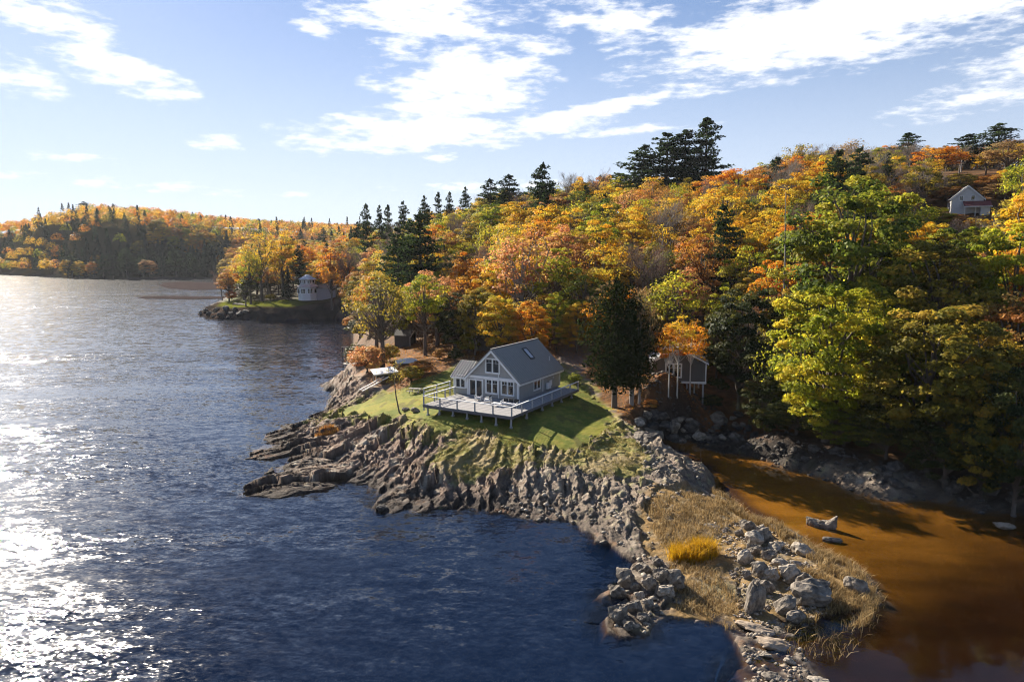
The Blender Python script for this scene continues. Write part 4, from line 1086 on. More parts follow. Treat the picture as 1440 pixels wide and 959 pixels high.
# ---- the hill across the river
far = []
for _ in range(14000):
    px = rr_.uniform(-140, 520); r = math.sqrt(rr_.uniform(590 ** 2, 1150 ** 2))
    x, y = pol(px, r); far.append((r, px, x, y))
far.sort()
XYf = np.array([(c[2], c[3]) for c in far]); zf, _, _ = terrain(XYf[:, 0], XYf[:, 1]); sdf = poly_sd(XYf[:, 0], XYf[:, 1], FARLAND); sdl2 = poly_sd(XYf[:, 0], XYf[:, 1], LAND)
prof = np.full(2000, -9.); gridf = {}; fpick = []
for (r, px, x, y), z, s_, s2 in zip(far, zf, sdf, sdl2):
    if max(s_, s2) < 4: continue
    sp = 7.8 if r < 760 else 10.5
    i, j = int(x // 12), int(y // 12)
    if any((q[0] - x) ** 2 + (q[1] - y) ** 2 < sp * sp for a in (-1, 0, 1) for b in (-1, 0, 1) for q in gridf.get((i + a, j + b), ())): continue
    n = float(fbm(np.array(x / 45.), np.array(y / 45.), 301, 2))
    row = max(s_, s2)
    conif = (row < 58 and px > 95 and px < 320 and rr_.random() < .88) or (row < 70 and px <= 95 and rr_.random() < .5) or rr_.random() < .05 or (n > .5 and rr_.random() < .35)
    if px > 320 and row < 60: conif = rr_.random() < .15
    k = ('spruce' if rr_.random() < .6 else 'pine') if conif else 'broad'
    h = (rr_.uniform(16, 24) if row < 90 else rr_.uniform(11, 15)) if conif else rr_.uniform(13, 17)
    tp = (z + h - CAM_H) / r; cx = px + 200
    i0 = int(max(0, cx - 4200 / r)); i1 = int(cx + 4200 / r) + 1
    if tp < np.percentile(prof[i0:i1], 30) + .0015: continue
    prof[i0:i1] = np.maximum(prof[i0:i1], tp - .013)
    gridf.setdefault((i, j), []).append((x, y))
    v = rr_.random()
    col = '' if conif else ('gold' if v < .34 else 'orange' if v < .62 else 'rust' if v < .78 else 'olive' if v < .92 else 'yellow green')
    fpick.append(dict(k=k, col=col, x=x, y=y, z=z, h=h, px=px, r=r))
print('far trees', len(fpick))
fpick.sort(key=lambda t: t['r'])
SHOWN = fpick[:240]; REST = fpick[240:]
FZ = [(60, 'at the left end of the far hill'), (125, 'below the highest point of the far hill'), (200, 'in the dark row of the far shore'), (270, 'on the far shore opposite the mudflat'), (600, "at the far shore's end")]
fz = {}
for t in SHOWN:
    fz.setdefault((next(n for lim, n in FZ if t['px'] <= lim), t['k'], t['col']), []).append(t)
for (zn, k, col), ts in sorted(fz.items()):
    ts.sort(key=lambda t: t['px'])
    for i, t in enumerate(ts):
        kindw = {'broad': 'round tree', 'spruce': 'dark spruce', 'pine': 'dark pine'}[k]
        lab = f'{(col + " ") if col else ""}{kindw} {zn}' + ('' if len(ts) == 1 else f', {ORD[min(i, 19)].replace("lowest", "first")} such from the left')
        plant('hero' if k == 'broad' else k, tree_name(k, col), (t['x'], t['y'], t['z'] - .3), t['h'], rr_.uniform(1.1, 1.5), mat_for(k, col), bark, lab, 'tree', 'trees of the hill across the river')
htree('pine', 128, 905, 284, 26, '', 'tallest ragged pine on the crest of the far hill')
# behind the front rows the wood reads as one mass
def far_mass(trees, name, mats, kinds):
    rng = np.random.default_rng(77); V = []; F = []; Cc = []; n = 0; mi = []
    for t in trees:
        conif = t['k'] in ('spruce', 'pine'); m_ = 150
        if conif:
            hh = rng.uniform(.12, 1, m_); a = rng.uniform(0, 6.28, m_); rad = (1 - hh) ** .8 * 4.0 * rng.uniform(.6, 1.1, m_)
            p = np.stack([np.cos(a) * rad, np.sin(a) * rad, hh * t['h']], 1); q = np.stack([np.cos(a), np.sin(a), np.full(m_, .8)], 1)
        else:
            d = rnd_dirs(m_, rng); d[:, 2] = np.abs(d[:, 2]) - .25; p = d * np.array([5.2, 5.2, t['h'] * .42]) * rng.uniform(.7, 1.1, m_)[:, None]; p[:, 2] = p[:, 2] * 1.15 + t['h'] * .50; q = d + np.array([0, 0, .6])
        q = q + rng.normal(size=q.shape) * .4; q /= np.linalg.norm(q, axis=1, keepdims=True)
        v, f, c = leaf_cards(p + np.array([t['x'], t['y'], t['z']]), q, rng.uniform(1.0, 2.0, m_), np.stack([rng.uniform(0, 1, m_), rng.uniform(0, 1, m_), np.zeros(m_)], 1), rng)
        V.append(v); F.append(f + n); Cc.append(c); n += len(v)
        mi.append(np.full(m_, kinds.index(t['col'] if not conif else t['k'])))
    me = mesh_np(name, np.concatenate(V), np.concatenate(F), cols=np.concatenate(Cc))
    for m_ in mats: me.materials.append(m_)
    me.polygons.foreach_set('material_index', np.concatenate(mi).astype(np.int32))
    return tag(link(name, me), kind='stuff')
ks = ['gold', 'orange', 'rust', 'olive', 'yellow green', 'spruce', 'pine']
far_mass(REST, 'far_wood', [LEAF[k] if k in LEAF else NEEDLE[k] for k in ks], ks)

# ------------------------------------------------------------------ buildings
def siding_mat(name, col, pitch=.16):
    mt, N, L, b = new_mat(name)
    tc = N.new('ShaderNodeTexCoord'); wv = N.new('ShaderNodeTexWave')
    wv.wave_type = 'BANDS'; wv.bands_direction = 'Z'; wv.wave_profile = 'SAW'; wv.inputs['Scale'].default_value = 1 / pitch * .314 / 1.0
    wv.inputs['Distortion'].default_value = 0
    L.new(tc.outputs['Object'], wv.inputs['Vector'])
    nz = N.new('ShaderNodeTexNoise'); nz.inputs['Scale'].default_value = 1.6; nz.inputs['Detail'].default_value = 6
    L.new(tc.outputs['Object'], nz.inputs['Vector'])
    mx = N.new('ShaderNodeMix'); mx.data_type = 'RGBA'
    mx.inputs['A'].default_value = (*[c * .86 for c in col], 1); mx.inputs['B'].default_value = (*[c * 1.12 for c in col], 1)
    L.new(nz.outputs['Fac'], mx.inputs['Factor']); L.new(mx.outputs['Result'], b.inputs['Base Color'])
    bp = N.new('ShaderNodeBump'); bp.inputs['Strength'].default_value = .6; bp.inputs['Distance'].default_value = .02
    L.new(wv.outputs['Fac'], bp.inputs['Height']); L.new(bp.outputs[0], b.inputs['Normal'])
    b.inputs['Roughness'].default_value = .65
    return mt
def glass_mat():
    mt, N, L, b = new_mat('window glass')
    b.inputs['Base Color'].default_value = (.012, .014, .016, 1); b.inputs['Roughness'].default_value = .04
    b.inputs['Specular IOR Level'].default_value = .7
    tc = N.new('ShaderNodeTexCoord'); nz = N.new('ShaderNodeTexNoise'); nz.inputs['Scale'].default_value = 1.4
    L.new(tc.outputs['Object'], nz.inputs['Vector'])
    bp = N.new('ShaderNodeBump'); bp.inputs['Strength'].default_value = .05; L.new(nz.outputs['Fac'], bp.inputs['Height']); L.new(bp.outputs[0], b.inputs['Normal'])
    return mt
grey_siding = siding_mat('grey clapboard', (.335, .335, .325))
white_siding = siding_mat('white clapboard', (.66, .67, .68))
brown_siding = siding_mat('dark grey brown boards', (.10, .095, .09))
white_paint = M('white painted wood', (.78, .78, .77), .45, .05, 3)
roof_metal = M('dark grey standing seam metal', (.30, .285, .255), .5, .10, 1.5, metal=.15, spec=.4)
roof_shingle = M('grey shingles', (.17, .165, .165), .85, .25, 2, .4, 12)
roof_red = M('faded red shingles', (.20, .065, .06), .85, .22, 2, .4, 12)
glass = glass_mat()
deck_wood = M('silvered deck boards', (.29, .28, .275), .75, .14, 2.2, .3, 20)
rail_wood = M('pale grey rail wood', (.76, .755, .75), .65, .10, 4)
post_wood = M('grey post wood', (.40, .40, .405), .7, .15, 5)
fascia_wood = M('dark rim boards', (.13, .13, .14), .7, .15, 4)
concrete = M('concrete', (.36, .35, .33), .9, .15, 4, .3, 20)
dark_fab = M('charcoal cushion cloth', (.025, .027, .030), .9, .2, 8)
dark_metal = M('dark metal', (.05, .05, .055), .45, .1, 5, metal=.6)
white_plastic = M('white sheet', (.72, .71, .69), .55, .08, 2)
weathered = M('weathered planks', (.30, .27, .235), .85, .25, 3, .3, 14)
dark_boards = M('dark stained boards', (.05, .048, .045), .8, .25, 3)
stone_dark = M('dark seawall stone', (.085, .075, .068), .9, .45, 1.2, .8, 2.5)

def window(parent, w, h, loc, rz=0., cols=2, grid=True, casing=.15, name='window', door=False):
    """casing with sash bars; the panes sit behind the bars as a sub-part. Faces local -y."""
    mb = MB()
    c = casing
    mb.box(-w / 2 - c, -w / 2, -.075, .0, -c if not door else 0, h + c); mb.box(w / 2, w / 2 + c, -.075, .0, -c if not door else 0, h + c)
    mb.box(-w / 2, w / 2, -.075, .0, h, h + c)
    if not door: mb.box(-w / 2, w / 2, -.085, .0, -c * 1.1, 0)
    cw = w / cols
    for i in range(1, cols): mb.box(-w / 2 + cw * i - .06, -w / 2 + cw * i + .06, -.06, -.002, 0, h)
    for i in range(cols):
        x0 = -w / 2 + cw * i; s = .05
        l = x0 + (.06 if i else 0); r = x0 + cw - (.06 if i < cols - 1 else 0)
        mb.box(l, l + s, -.05, -.003, 0, h); mb.box(r - s, r, -.05, -.003, 0, h); mb.box(l + s, r - s, -.05, -.003, 0, s); mb.box(l + s, r - s, -.05, -.003, h - s, h)
        if grid:
            mb.box(l + s, r - s, -.045, -.004, h * .70, h * .70 + .035)
            mb.box((l + r) / 2 - .017, (l + r) / 2 + .017, -.043, -.005, h * .70 + .035, h - s)
    f = mb.build(name, white_paint, parent, loc); f.rotation_euler = (0, 0, rz)
    p = MB().box(-w / 2 + .004, w / 2 - .004, -.028, -.006, .004, h - .004).build('pane', glass, f)
    return f
def gable_roof(mb, xl, xr, ze, zr, y0, y1, over=.35, th=.14, seam=.5, rake=.3):
    """two sloped sheets with standing seams; ridge along y"""
    xm = (xl + xr) / 2
    for sgn, xe in ((-1, xl), (1, xr)):
        run = abs(xe - xm); sl = (zr - ze) / run
        xo = xe + sgn * over; zo = ze - sl * over
        nrm = Vector((sgn * sl, 0, 1)).normalized() * th
        a = Vector((xm, 0, zr)); b = Vector((xo, 0, zo))
        prof = [a, b, b + nrm, a + Vector((0, 0, nrm.length * math.sqrt(1 + sl * sl)))]
        mb.prism([(p.x, y0 - rake, p.z) for p in prof], (0, y1 - y0 + 2 * rake, 0))
        n = int((y1 - y0 + 2 * rake) / seam)
        for k in range(n + 1 if n > 0 else 0):
            y = y0 - rake + .02 + k * (y1 - y0 + 2 * rake - .04) / n
            o = nrm * 1.18
            mb.bar((a.x + sgn * .02, y, a.z + th * 1.35), (b.x + o.x * .9, y, b.z + o.z), .045, .07)
def rake_boards(mb, xl, xr, ze, zr, y, over=.35, w=.26, t=.06):
    xm = (xl + xr) / 2
    for sgn, xe in ((-1, xl), (1, xr)):
        sl = (zr - ze) / abs(xe - xm)
        a = Vector((xm, y, zr)); b = Vector((xe + sgn * over, y, ze - sl * over))
        d = Vector((0, 0, -w * math.sqrt(1 + sl * sl) * .8))
        mb.prism([a + Vector((0, 0, .03)), b + Vector((0, 0, .03)), b + d, a + d], (0, -t, 0))

# ---- the grey cottage
DECK_Z = 6.2
HROT = -R(30)
hx_, hy_ = at(729, 563.5, DECK_Z)[:2]
cot = thing('cottage', 'grey clapboard cottage with white trim and dark metal roof on the rocky point', 'house', (hx_, hy_, DECK_Z), HROT)
Wd, Dp, EZ, RZ_ = 7.85, 12.2, 2.62, 6.35
mb = MB()
mb.prism([(-Wd, 0, 0), (0, 0, 0), (0, 0, EZ), (-Wd / 2, 0, RZ_), (-Wd, 0, EZ)], (0, Dp, 0))
mb.prism([(-Wd + .01, .06, 0), (-Wd + .01, 4.4, 0), (-Wd + .01, 4.4, 2.5), (-Wd + .01, 2.23, 4.1), (-Wd + .01, .06, 2.5)], (-2.36, 0, 0))
wall = mb.build('wall', grey_siding, cot)
MB().box(-Wd + .15, -.15, .15, Dp - .15, -2.4, -.004).box(-10.1, -Wd - .15, .3, 4.2, -2.4, -.006).build('foundation', concrete, cot)
mb = MB(); gable_roof(mb, -Wd, 0, EZ, RZ_, 0, Dp, over=.42, rake=.38)
mb.box(-Wd / 2 - .14, -Wd / 2 + .14, -.40, Dp + .40, RZ_ + .17, RZ_ + .25)
roof = mb.build('roof', roof_metal, cot)
# skylight and vent pipe on the right slope
sl = (RZ_ - EZ) / (Wd / 2)
def on_slope(t, y, lift=0.):          # t metres down the plan from the ridge
    return Vector((-Wd / 2 + t, y, RZ_ - sl * t + .19 + lift))
n_ = Vector((sl, 0, 1)).normalized()
mb = MB()
for (ta, tb, ya, yb) in ((.75, .90, 6.4, 7.6), (2.1, 2.25, 6.4, 7.6), (.9, 2.1, 6.4, 6.52), (.9, 2.1, 7.48, 7.6)):
    mb.prism([on_slope(ta, ya), on_slope(tb, ya), on_slope(tb, yb), on_slope(ta, yb)], n_ * .16)
sk = mb.build('skylight', dark_metal, roof)
mb = MB(); mb.prism([on_slope(.9, 6.52), on_slope(2.1, 6.52), on_slope(2.1, 7.48), on_slope(.9, 7.48)], n_ * .09)
mb.build('skylight_pane', M('bright skylight glass', (.55, .57, .58), .15, .05), roof)
MB().tube([on_slope(2.9, 10.8, -.2), on_slope(2.9, 10.8, .55)], .07, 8).build('vent_pipe', rail_wood, roof)
# wing roof: ridge parallel to the front
mb = MB()
for y0_, y1_, sg in ((2.23, .06 - .38, 1), (2.23, 4.4 + .3, -1)):
    run = abs(y1_ - y0_); s_ = 1.6 / 2.17
    a = Vector((0, y0_, 4.1)); b = Vector((0, y1_, 4.1 - s_ * run)); up_ = Vector((0, 0, .15))
    mb.prism([(-10.45, a.y, a.z), (-10.45, b.y, b.z), (-10.45, b.y, b.z + .15), (-10.45, a.y, a.z + .15)], (2.62, 0, 0))
    for k in range(7):
        x = -10.42 + k * .425
        mb.bar((x, a.y, a.z + .18), (x, b.y, b.z + .18), .045, .07)
mb.build('wing_roof', roof_metal, cot)
mb = MB(); rake_boards(mb, -Wd, 0, EZ, RZ_, -.383, over=.42)
mb.box(.36, .46, -.40, Dp + .38, EZ - .62, EZ - .40)                          # right eave gutter board
mb.box(-Wd - .02, .03, -.10, -.004, EZ - .22, EZ + .16)                       # band across the gable
mb.box(-.16, .03, -.06, -.004, 0, EZ - .22).box(.004, .06, -.06, .16, 0, EZ - .3)    # corner boards
mb.box(.004, .05, Dp - .16, Dp + .03, 0, EZ - .3)
mb.box(-Wd - .08, -Wd + .12, -.08, -.004, 0, EZ - .22)
mb.box(.004, .05, 6.75, 6.92, 0, EZ - .3)
mb.box(-10.24, -10.06, -.02, .056, 0, 2.4).box(-10.24, -Wd - .08, -.012, .055, 2.22, 2.52)
mb.box(-10.06, -Wd - .08, -.008, .056, .86, 2.22)                              # white panel round the wing window
mb.bar((-10.43, -.36, 2.26), (-7.86, -.36, 2.26), .05, .18)
mb.box(-10.47, -10.41, -.3, 2.2, 2.0, 2.02)
mb.bar((-10.47, 2.23, 4.12), (-10.47, -.36, 2.24), .05, .22)
mb.build('white_trim', white_paint, cot)
MB().tube([(-2.93, -.12, 0), (-2.93, -.12, 3.25)], .055, 8).build('downspout', white_paint, cot)
window(cot, 1.75, 1.75, (-4.02, 0, .62)); window(cot, 1.75, 1.75, (-1.62, 0, .62))
window(cot, 2.0, 1.75, (-3.93, 0, 3.38))
window(cot, 1.45, 1.55, (-9.05, -.008, .92), casing=.12)
w_ = window(cot, 1.75, 1.5, (.004, 5.1, .68), math.pi / 2)
sd_ = window(cot, 1.95, 2.12, (-6.55, 0, .02), name='sliding_door', grid=False, door=True)
mb = MB().box(.06, .44, 7.6, 8.6, .25, 1.05, .03); mb.build('heat_pump', white_paint, cot)
MB().box(.05, .12, 8.75, 9.5, .5, 1.25).build('meter_panel', rail_wood, cot)
MB().box(.02, .12, 9.95, 10.1, 1.45, 1.65).build('wall_lamp', white_paint, cot)

# ---- the deck
dk = thing('deck', 'silvery wooden deck on tall posts wrapping two sides of the grey cottage', 'deck', (hx_, hy_, DECK_Z), HROT)
DX0, DX1, DY0, DY1 = -9.45, 3.60, -7.95, 10.9
mb = MB()
for k in range(int((0 - DY0) / .16)):
    y = DY0 + k * .16
    mb.box(DX0, DX1, y, y + .15, -.05, -.006)
for k in range(int(DX1 / .16)):
    x = .05 + k * .16
    mb.box(x, x + .15, .01, DY1, -.05, -.006)
mb.build('floor', deck_wood, dk)
mb = MB()
mb.box(DX0 - .03, DX1 + .03, DY0 - .05, DY0 - .004, -.34, -.03); mb.box(DX1 + .004, DX1 + .05, DY0, DY1, -.34, -.03)
mb.box(DX0 - .05, DX0 - .004, DY0, 0, -.34, -.03); mb.box(0.2, DX1 + .05, DY1 + .004, DY1 + .05, -.34, -.03)
mb.build('rim_board', fascia_wood, dk)
mb = MB()
for y in (-7.4, -5, -2.5): mb.box(DX0 + .1, DX1 - .1, y - .07, y + .07, -.55, -.30)
for x in (1.2, 3.2): mb.box(x - .07, x + .07, .4, DY1 - .1, -.55, -.30)
for k in range(30): mb.box(DX0 + .2 + k * .44, DX0 + .25 + k * .44, DY0 + .05, -.05, -.26, -.052)
mb.build('joists', fascia_wood, dk)
Rm = Matrix.Rotation(HROT, 3, 'Z')
def dw(x, y):
    v = Rm @ Vector((x, y, 0)); return v.x + hx_, v.y + hy_
def support(x, y):
    wx_, wy_ = dw(x, y); g = float(gz(wx_, wy_)) - DECK_Z - .25
    if g < -.45:
        q = MB().box(x - .08, x + .08, y - .08, y + .08, g, -.30).build('support_post', post_wood, dk)
        MB().box(x - .16, x + .16, y - .16, y + .16, g - .2, g + .42, .03).build('footing', concrete, q)
for x in (-9.1, -7.3, -5.2, -3.1, -1.0, 1.1, 3.2): support(x, -7.4)
for x in (-7.3, -3.1, 1.1, 3.2): support(x, -3.6)
for y in (.6, 3.4, 6.2, 9.4): support(3.2, y); support(1.2, y)
RH = 1.12
fr_posts = [DX0 + .06, DX0 + 2.6, DX0 + 5.2, DX0 + 7.8, DX0 + 10.4, DX1 - .06]
rt_posts = [-5.4, -2.7, 0, 2.7, 5.4, 8.2, DY1 - .06]
lf_posts = [-5.6, -3.2, -.9]
for x in fr_posts: MB().box(x - .07, x + .07, DY0 + .0, DY0 + .14, -.004, RH - .05).build('rail_post', post_wood, dk)
for y in rt_posts: MB().box(DX1 - .14, DX1, y - .07, y + .07, -.004, RH - .05).build('rail_post', post_wood, dk)
for y in lf_posts: MB().box(DX0, DX0 + .14, y - .07, y + .07, -.004, RH - .05).build('rail_post', post_wood, dk)
mb = MB()
mb.box(DX0 - .03, DX1 + .03, DY0 - .02, DY0 + .16, RH - .085, RH)
mb.box(DX1 - .16, DX1 + .02, DY0 + .163, DY1, RH - .085, RH); mb.box(DX0 - .02, DX0 + .16, DY0 + .163, -.8, RH - .085, RH)
mb.build('top_rail', rail_wood, dk)
mb = MB()
for z in (.18, .36, .54, .72, .90):
    mb.bar((DX0, DY0 + .07, z), (DX1, DY0 + .07, z), .012); mb.bar((DX1 - .07, DY0, z), (DX1 - .07, DY1, z), .012); mb.bar((DX0 + .07, DY0, z), (DX0 + .07, -.8, z), .012)
mb.build('rail_cables', dark_metal, dk)
# a raised rail over the steps at the deck's left end
st = thing('step_rail', 'pale wooden step rail at the river end of the deck, higher than the deck rail', 'railing', (hx_, hy_, DECK_Z), HROT)
for (x, y, h) in ((DX0 - .16, DY0 + .4, 1.95), (DX0 - .16, DY0 + 3.2, 1.95), (DX0 - .16, DY0 + 6.2, 1.95)):
    MB().box(x - .06, x + .06, y - .06, y + .06, -.9, h).build('post', post_wood, st)
mb = MB().bar((DX0 - .16, DY0 + .3, 1.97), (DX0 - .16, DY0 + 6.3, 1.97), .14, .05).bar((DX0 - .16, DY0 + .4, 1.5), (DX0 - .16, DY0 + 6.2, 1.5), .04, .09)
mb.build('handrail', rail_wood, st)

# ---- deck furniture
def on_deck(px, py): p = at(px, py, DECK_Z); return p[0], p[1], DECK_Z
def seat_unit(name, label, w, loc, rz, ncush, cat):
    o = thing(name, label, cat, loc, rz)
    mb = MB()
    mb.box(-w / 2, w / 2, -.38, .40, .26, .34, .01)
    for sx in (-1, 1): mb.box(sx * w / 2 - .035, sx * w / 2 + .035, -.40, .42, .0, .05).bar((sx * w / 2, -.38, 0), (sx * w / 2, -.38, .62), .06).bar((sx * w / 2, .40, 0), (sx * w / 2, .40, .80), .06).bar((sx * w / 2, -.41, .62), (sx * w / 2, .43, .62), .08, .04)
    mb.box(-w / 2, w / 2, .37, .42, .62, .80)
    mb.build('frame', white_paint, o)
    cw = w / ncush
    for i in range(ncush):
        x = -w / 2 + cw * (i + .5)
        MB().box(x - cw / 2 + .04, x + cw / 2 - .04, -.37, .30, .345, .47, .04).build('seat_cushion', M_cush, o)
        b = MB().box(-cw / 2 + .05, cw / 2 - .05, -.08, .08, 0, .50, .06).build('back_cushion', dark_fab, o, (x, .26, .47)); b.rotation_euler = (-.22, 0, .06 * (i - 1))
    return o
M_cush = M('pale seat cloth', (.60, .60, .60), .9, .08, 8)
seat_unit('sofa', 'white framed outdoor sofa with three charcoal back cushions on the deck', 2.3, on_deck(717, 571.5), HROT, 3, 'sofa')
seat_unit('armchair', 'white framed outdoor armchair nearest the sliding door, dark cushion', .8, on_deck(673, 562.5), HROT + .3, 1, 'armchair')
seat_unit('armchair', 'white framed outdoor armchair turned sideways between the table and the door chair', .8, on_deck(686, 566), HROT - 1.3, 1, 'armchair')
tb = thing('coffee_table', 'low white slatted table in front of the deck sofa', 'table', on_deck(699, 571), HROT)
mb = MB()
for k in range(6): mb.box(-.65, .65, -.36 + k * .122, -.36 + k * .122 + .105, .36, .40)
mb.build('top', white_paint, tb)
for sx in (-.58, .58):
    for sy in (-.3, .3): MB().box(sx - .04, sx + .04, sy - .04, sy + .04, 0, .36).build('leg', white_paint, tb)
pp = gat(584, 553)
pt = thing('picnic_table', 'grey wooden picnic table on the lawn at the river end of the deck', 'table', (pp[0], pp[1], pp[2]), HROT + .2)
mb = MB()
for k in range(5): mb.box(-1.0, 1.0, -.40 + k * .16, -.40 + k * .16 + .145, .70, .75)
mb.build('top', weathered, pt)
for sy in (-.78, .78): MB().box(-1.0, 1.0, sy - .13, sy + .13, .42, .46).build('bench', weathered, pt)
for sx in (-.7, .7):
    MB().bar((sx, -.62, 0), (sx, -.22, .70), .09).bar((sx, .62, 0), (sx, .22, .70), .09).bar((sx + .06, -.85, .40), (sx + .06, .85, .40), .05, .09).build('trestle', weathered, pt)

# ---- outbuildings
def block(name, label, cat, loc, rz, w, d, hw, hr, wallm, roofm, drop=2.5, trim=None, windows=(), over=.35):
    o = thing(name, label, cat, loc, rz)
    MB().prism([(-w / 2, 0, -drop), (w / 2, 0, -drop), (w / 2, 0, hw), (0, 0, hr), (-w / 2, 0, hw)], (0, d, 0)).build('wall', wallm, o)
    mb = MB(); gable_roof(mb, -w / 2, w / 2, hw, hr, 0, d, over=over, th=.12, seam=50, rake=.3); mb.build('roof', roofm, o)
    if trim:
        mb = MB(); rake_boards(mb, -w / 2, w / 2, hw, hr, -.303, over=over, w=.24)
        for x in (-w / 2, w / 2): mb.box(x - .08, x + .08, -.05, -.004, -drop, hw - .1)
        mb.build('white_trim', trim, o)
    for (x, z, ww, hh) in windows: window(o, ww, hh, (x, 0, z))
    return o
p = gat(687, 503)
block('shed', 'dark grey gabled shed tucked behind the left gable of the cottage', 'shed', (p[0], p[1] + 6, float(gz(p[0], p[1] + 6))), R(14), 4.4, 5, 2.3, 3.9, brown_siding, roof_shingle)
x, y = pol(652, 160); z = ztop(652, 432, 160)
block('garage', 'low building with a wide grey shingled roof half hidden in the trees above the lawn', 'garage', (x, y, z - 3.0), R(62), 6.5, 8, 3.0, 4.9, brown_siding, roof_shingle, drop=4)
p = gat(578, 489)
block('boat_shed', 'small dark shed with a white eave line in the shade of the lone round tree', 'shed', (p[0], p[1] + 3, float(gz(p[0], p[1] + 3))), R(75), 3.2, 3.4, 2.1, 3.0, dark_boards, dark_boards, trim=white_paint)

# the stilted cabin among the birches
p = gat(955, 556); rr0 = math.hypot(p[0], p[1]) + 5.5
x, y = pol(958, rr0); zf = ztop(958, 536, rr0)
cb = block('cabin', 'dark grey stilted cabin with a white window behind the birches', 'cabin', (x, y, zf), -math.atan(.238) + R(4), 7.6, 7, 2.9, 4.9, brown_siding, roof_shingle, drop=.0, trim=white_paint, windows=((-.75, .62, 2.1, 1.85),))
MB().box(-3.9, 3.9, -.14, -.006, -.22, -.004).box(-3.9, 3.9, -.12, 7, -.30, -.225).build('base_trim', white_paint, cb)
for sx in (-3.5, -1.2, 1.2, 3.5):
    for sy in (.2, 6.6):
        MB().box(sx - .1, sx + .1, sy - .1, sy + .1, -4.2, -.302).build('stilt', post_wood, cb)

# the house on the hill top
hxh, hyh = pol(1350, 178); zpk = ztop(1348, 261, 178); zev = zpk - 3.7 * .72
hh = thing('hilltop_house', 'white gabled house with a faded red porch roof high in the wood', 'house', (hxh, hyh, zev), -R(24)); hh.scale = (.72, .72, .72)
gnd = (float(gz(hxh, hyh)) - zev - 2.5) / .72
MB().prism([(-3.9, 0, gnd), (3.9, 0, gnd), (3.9, 0, 0), (0, 0, 3.5), (-3.9, 0, 0)], (0, 9, 0)).build('wall', white_siding, hh)
mb = MB(); gable_roof(mb, -3.9, 3.9, 0, 3.5, 0, 9, over=.45, th=.14, seam=50, rake=.4); mb.build('roof', roof_shingle, hh)
mb = MB(); rake_boards(mb, -3.9, 3.9, 0, 3.5, -.403, over=.45, w=.34); mb.build('white_trim', white_paint, hh)
window(hh, .9, 1.25, (1.25, 0, -.6), cols=1); window(hh, .9, 1.25, (-1.6, 0, -.6), cols=1)
mb = MB(); mb.prism([(-1.2, -3.4, -2.6), (5.6, -3.4, -2.6), (5.6, -.02, -1.0), (-1.2, -.02, -1.0)], (0, 0, .14)); mb.build('porch_roof', roof_red, hh)
MB().box(-1.25, 5.65, -3.5, -3.41, -2.72, -2.46).build('porch_fascia', white_paint, hh)
MB().box(2.9, 5.2, -3.0, -.02, gnd, -2.62).build('porch_wall', white_siding, hh)
for px_ in (-1.0, 1.6): MB().box(px_ - .09, px_ + .09, -3.3, -3.12, gnd, -2.62).build('porch_post', white_paint, hh)

# the white house on the far point
xf, yf = pol(433, 281); zf0 = ztop(433, 417, 281)
fh = thing('far_house', 'white two-tiered house with banded windows on the far point', 'house', (xf, yf, zf0), R(8))
def octagon(r, z0, z1, n=8, r1=None):
    mb = MB(); r1 = r if r1 is None else r1
    a = [mb.bm.verts.new((r * math.cos(R(22.5 + 45 * k)), r * math.sin(R(22.5 + 45 * k)), z0)) for k in range(8)]
    b = [mb.bm.verts.new((r1 * math.cos(R(22.5 + 45 * k)), r1 * math.sin(R(22.5 + 45 * k)), z1)) for k in range(8)]
    mb.bm.faces.new(a[::-1]); mb.bm.faces.new(b)
    for k in range(8): mb.bm.faces.new((a[k], a[(k + 1) % 8], b[(k + 1) % 8], b[k]))
    return mb
octagon(4.0, -1.5, 4.2).build('wall', white_siding, fh)
octagon(4.7, 4.2, 5.3, r1=3.1).build('skirt_roof', M('pale pinkish shingles', (.48, .42, .40), .8, .12, 2), fh)
octagon(3.0, 5.3, 7.3).build('upper_wall', white_siding, fh)
octagon(3.9, 7.3, 8.8, r1=1.2).build('roof', M('pale blue grey roof', (.46, .52, .56), .6, .1, 2), fh)
octagon(1.2, 8.8, 9.2, r1=.8).build('roof_cap', white_paint, fh)
for rad, z, hgt, wd in ((4.0, 1.5, 1.9, 1.25), (3.0, 5.6, 1.4, .95)):
    for k in (-2, -1, 0, 1):
        a = R(-90 + 45 * k) + R(0)
        c_ = Vector((math.cos(a), math.sin(a), 0)) * (rad * math.cos(R(22.5)) + .005); t_ = Vector((-math.sin(a), math.cos(a), 0))
        for off in ((-.28, .28) if True else (0,)):
            q = c_ + t_ * (off * rad)
            window(fh, wd, hgt, (q.x, q.y, z), a + math.pi / 2, cols=1, grid=False, casing=.1)
MB().box(3.4, 11.5, -1.2, 5.0, -1.5, 3.3).build('side_wing', siding_mat('shade-toned wing boards', (.30, .28, .31)), fh)  # the wing's shade is put into its lavender grey colour
mb = MB(); mb.prism([(3.3, -1.6, 3.3), (11.9, -1.6, 3.3), (11.9, 1.9, 4.8), (3.3, 1.9, 4.8)], (0, 0, .15)); mb.prism([(3.3, 1.9, 4.8), (11.9, 1.9, 4.8), (11.9, 5.4, 3.3), (3.3, 5.4, 3.3)], (0, 0, .15)); mb.build('wing_roof', roof_shingle, fh)
fh.scale = (.9, .9, .9)
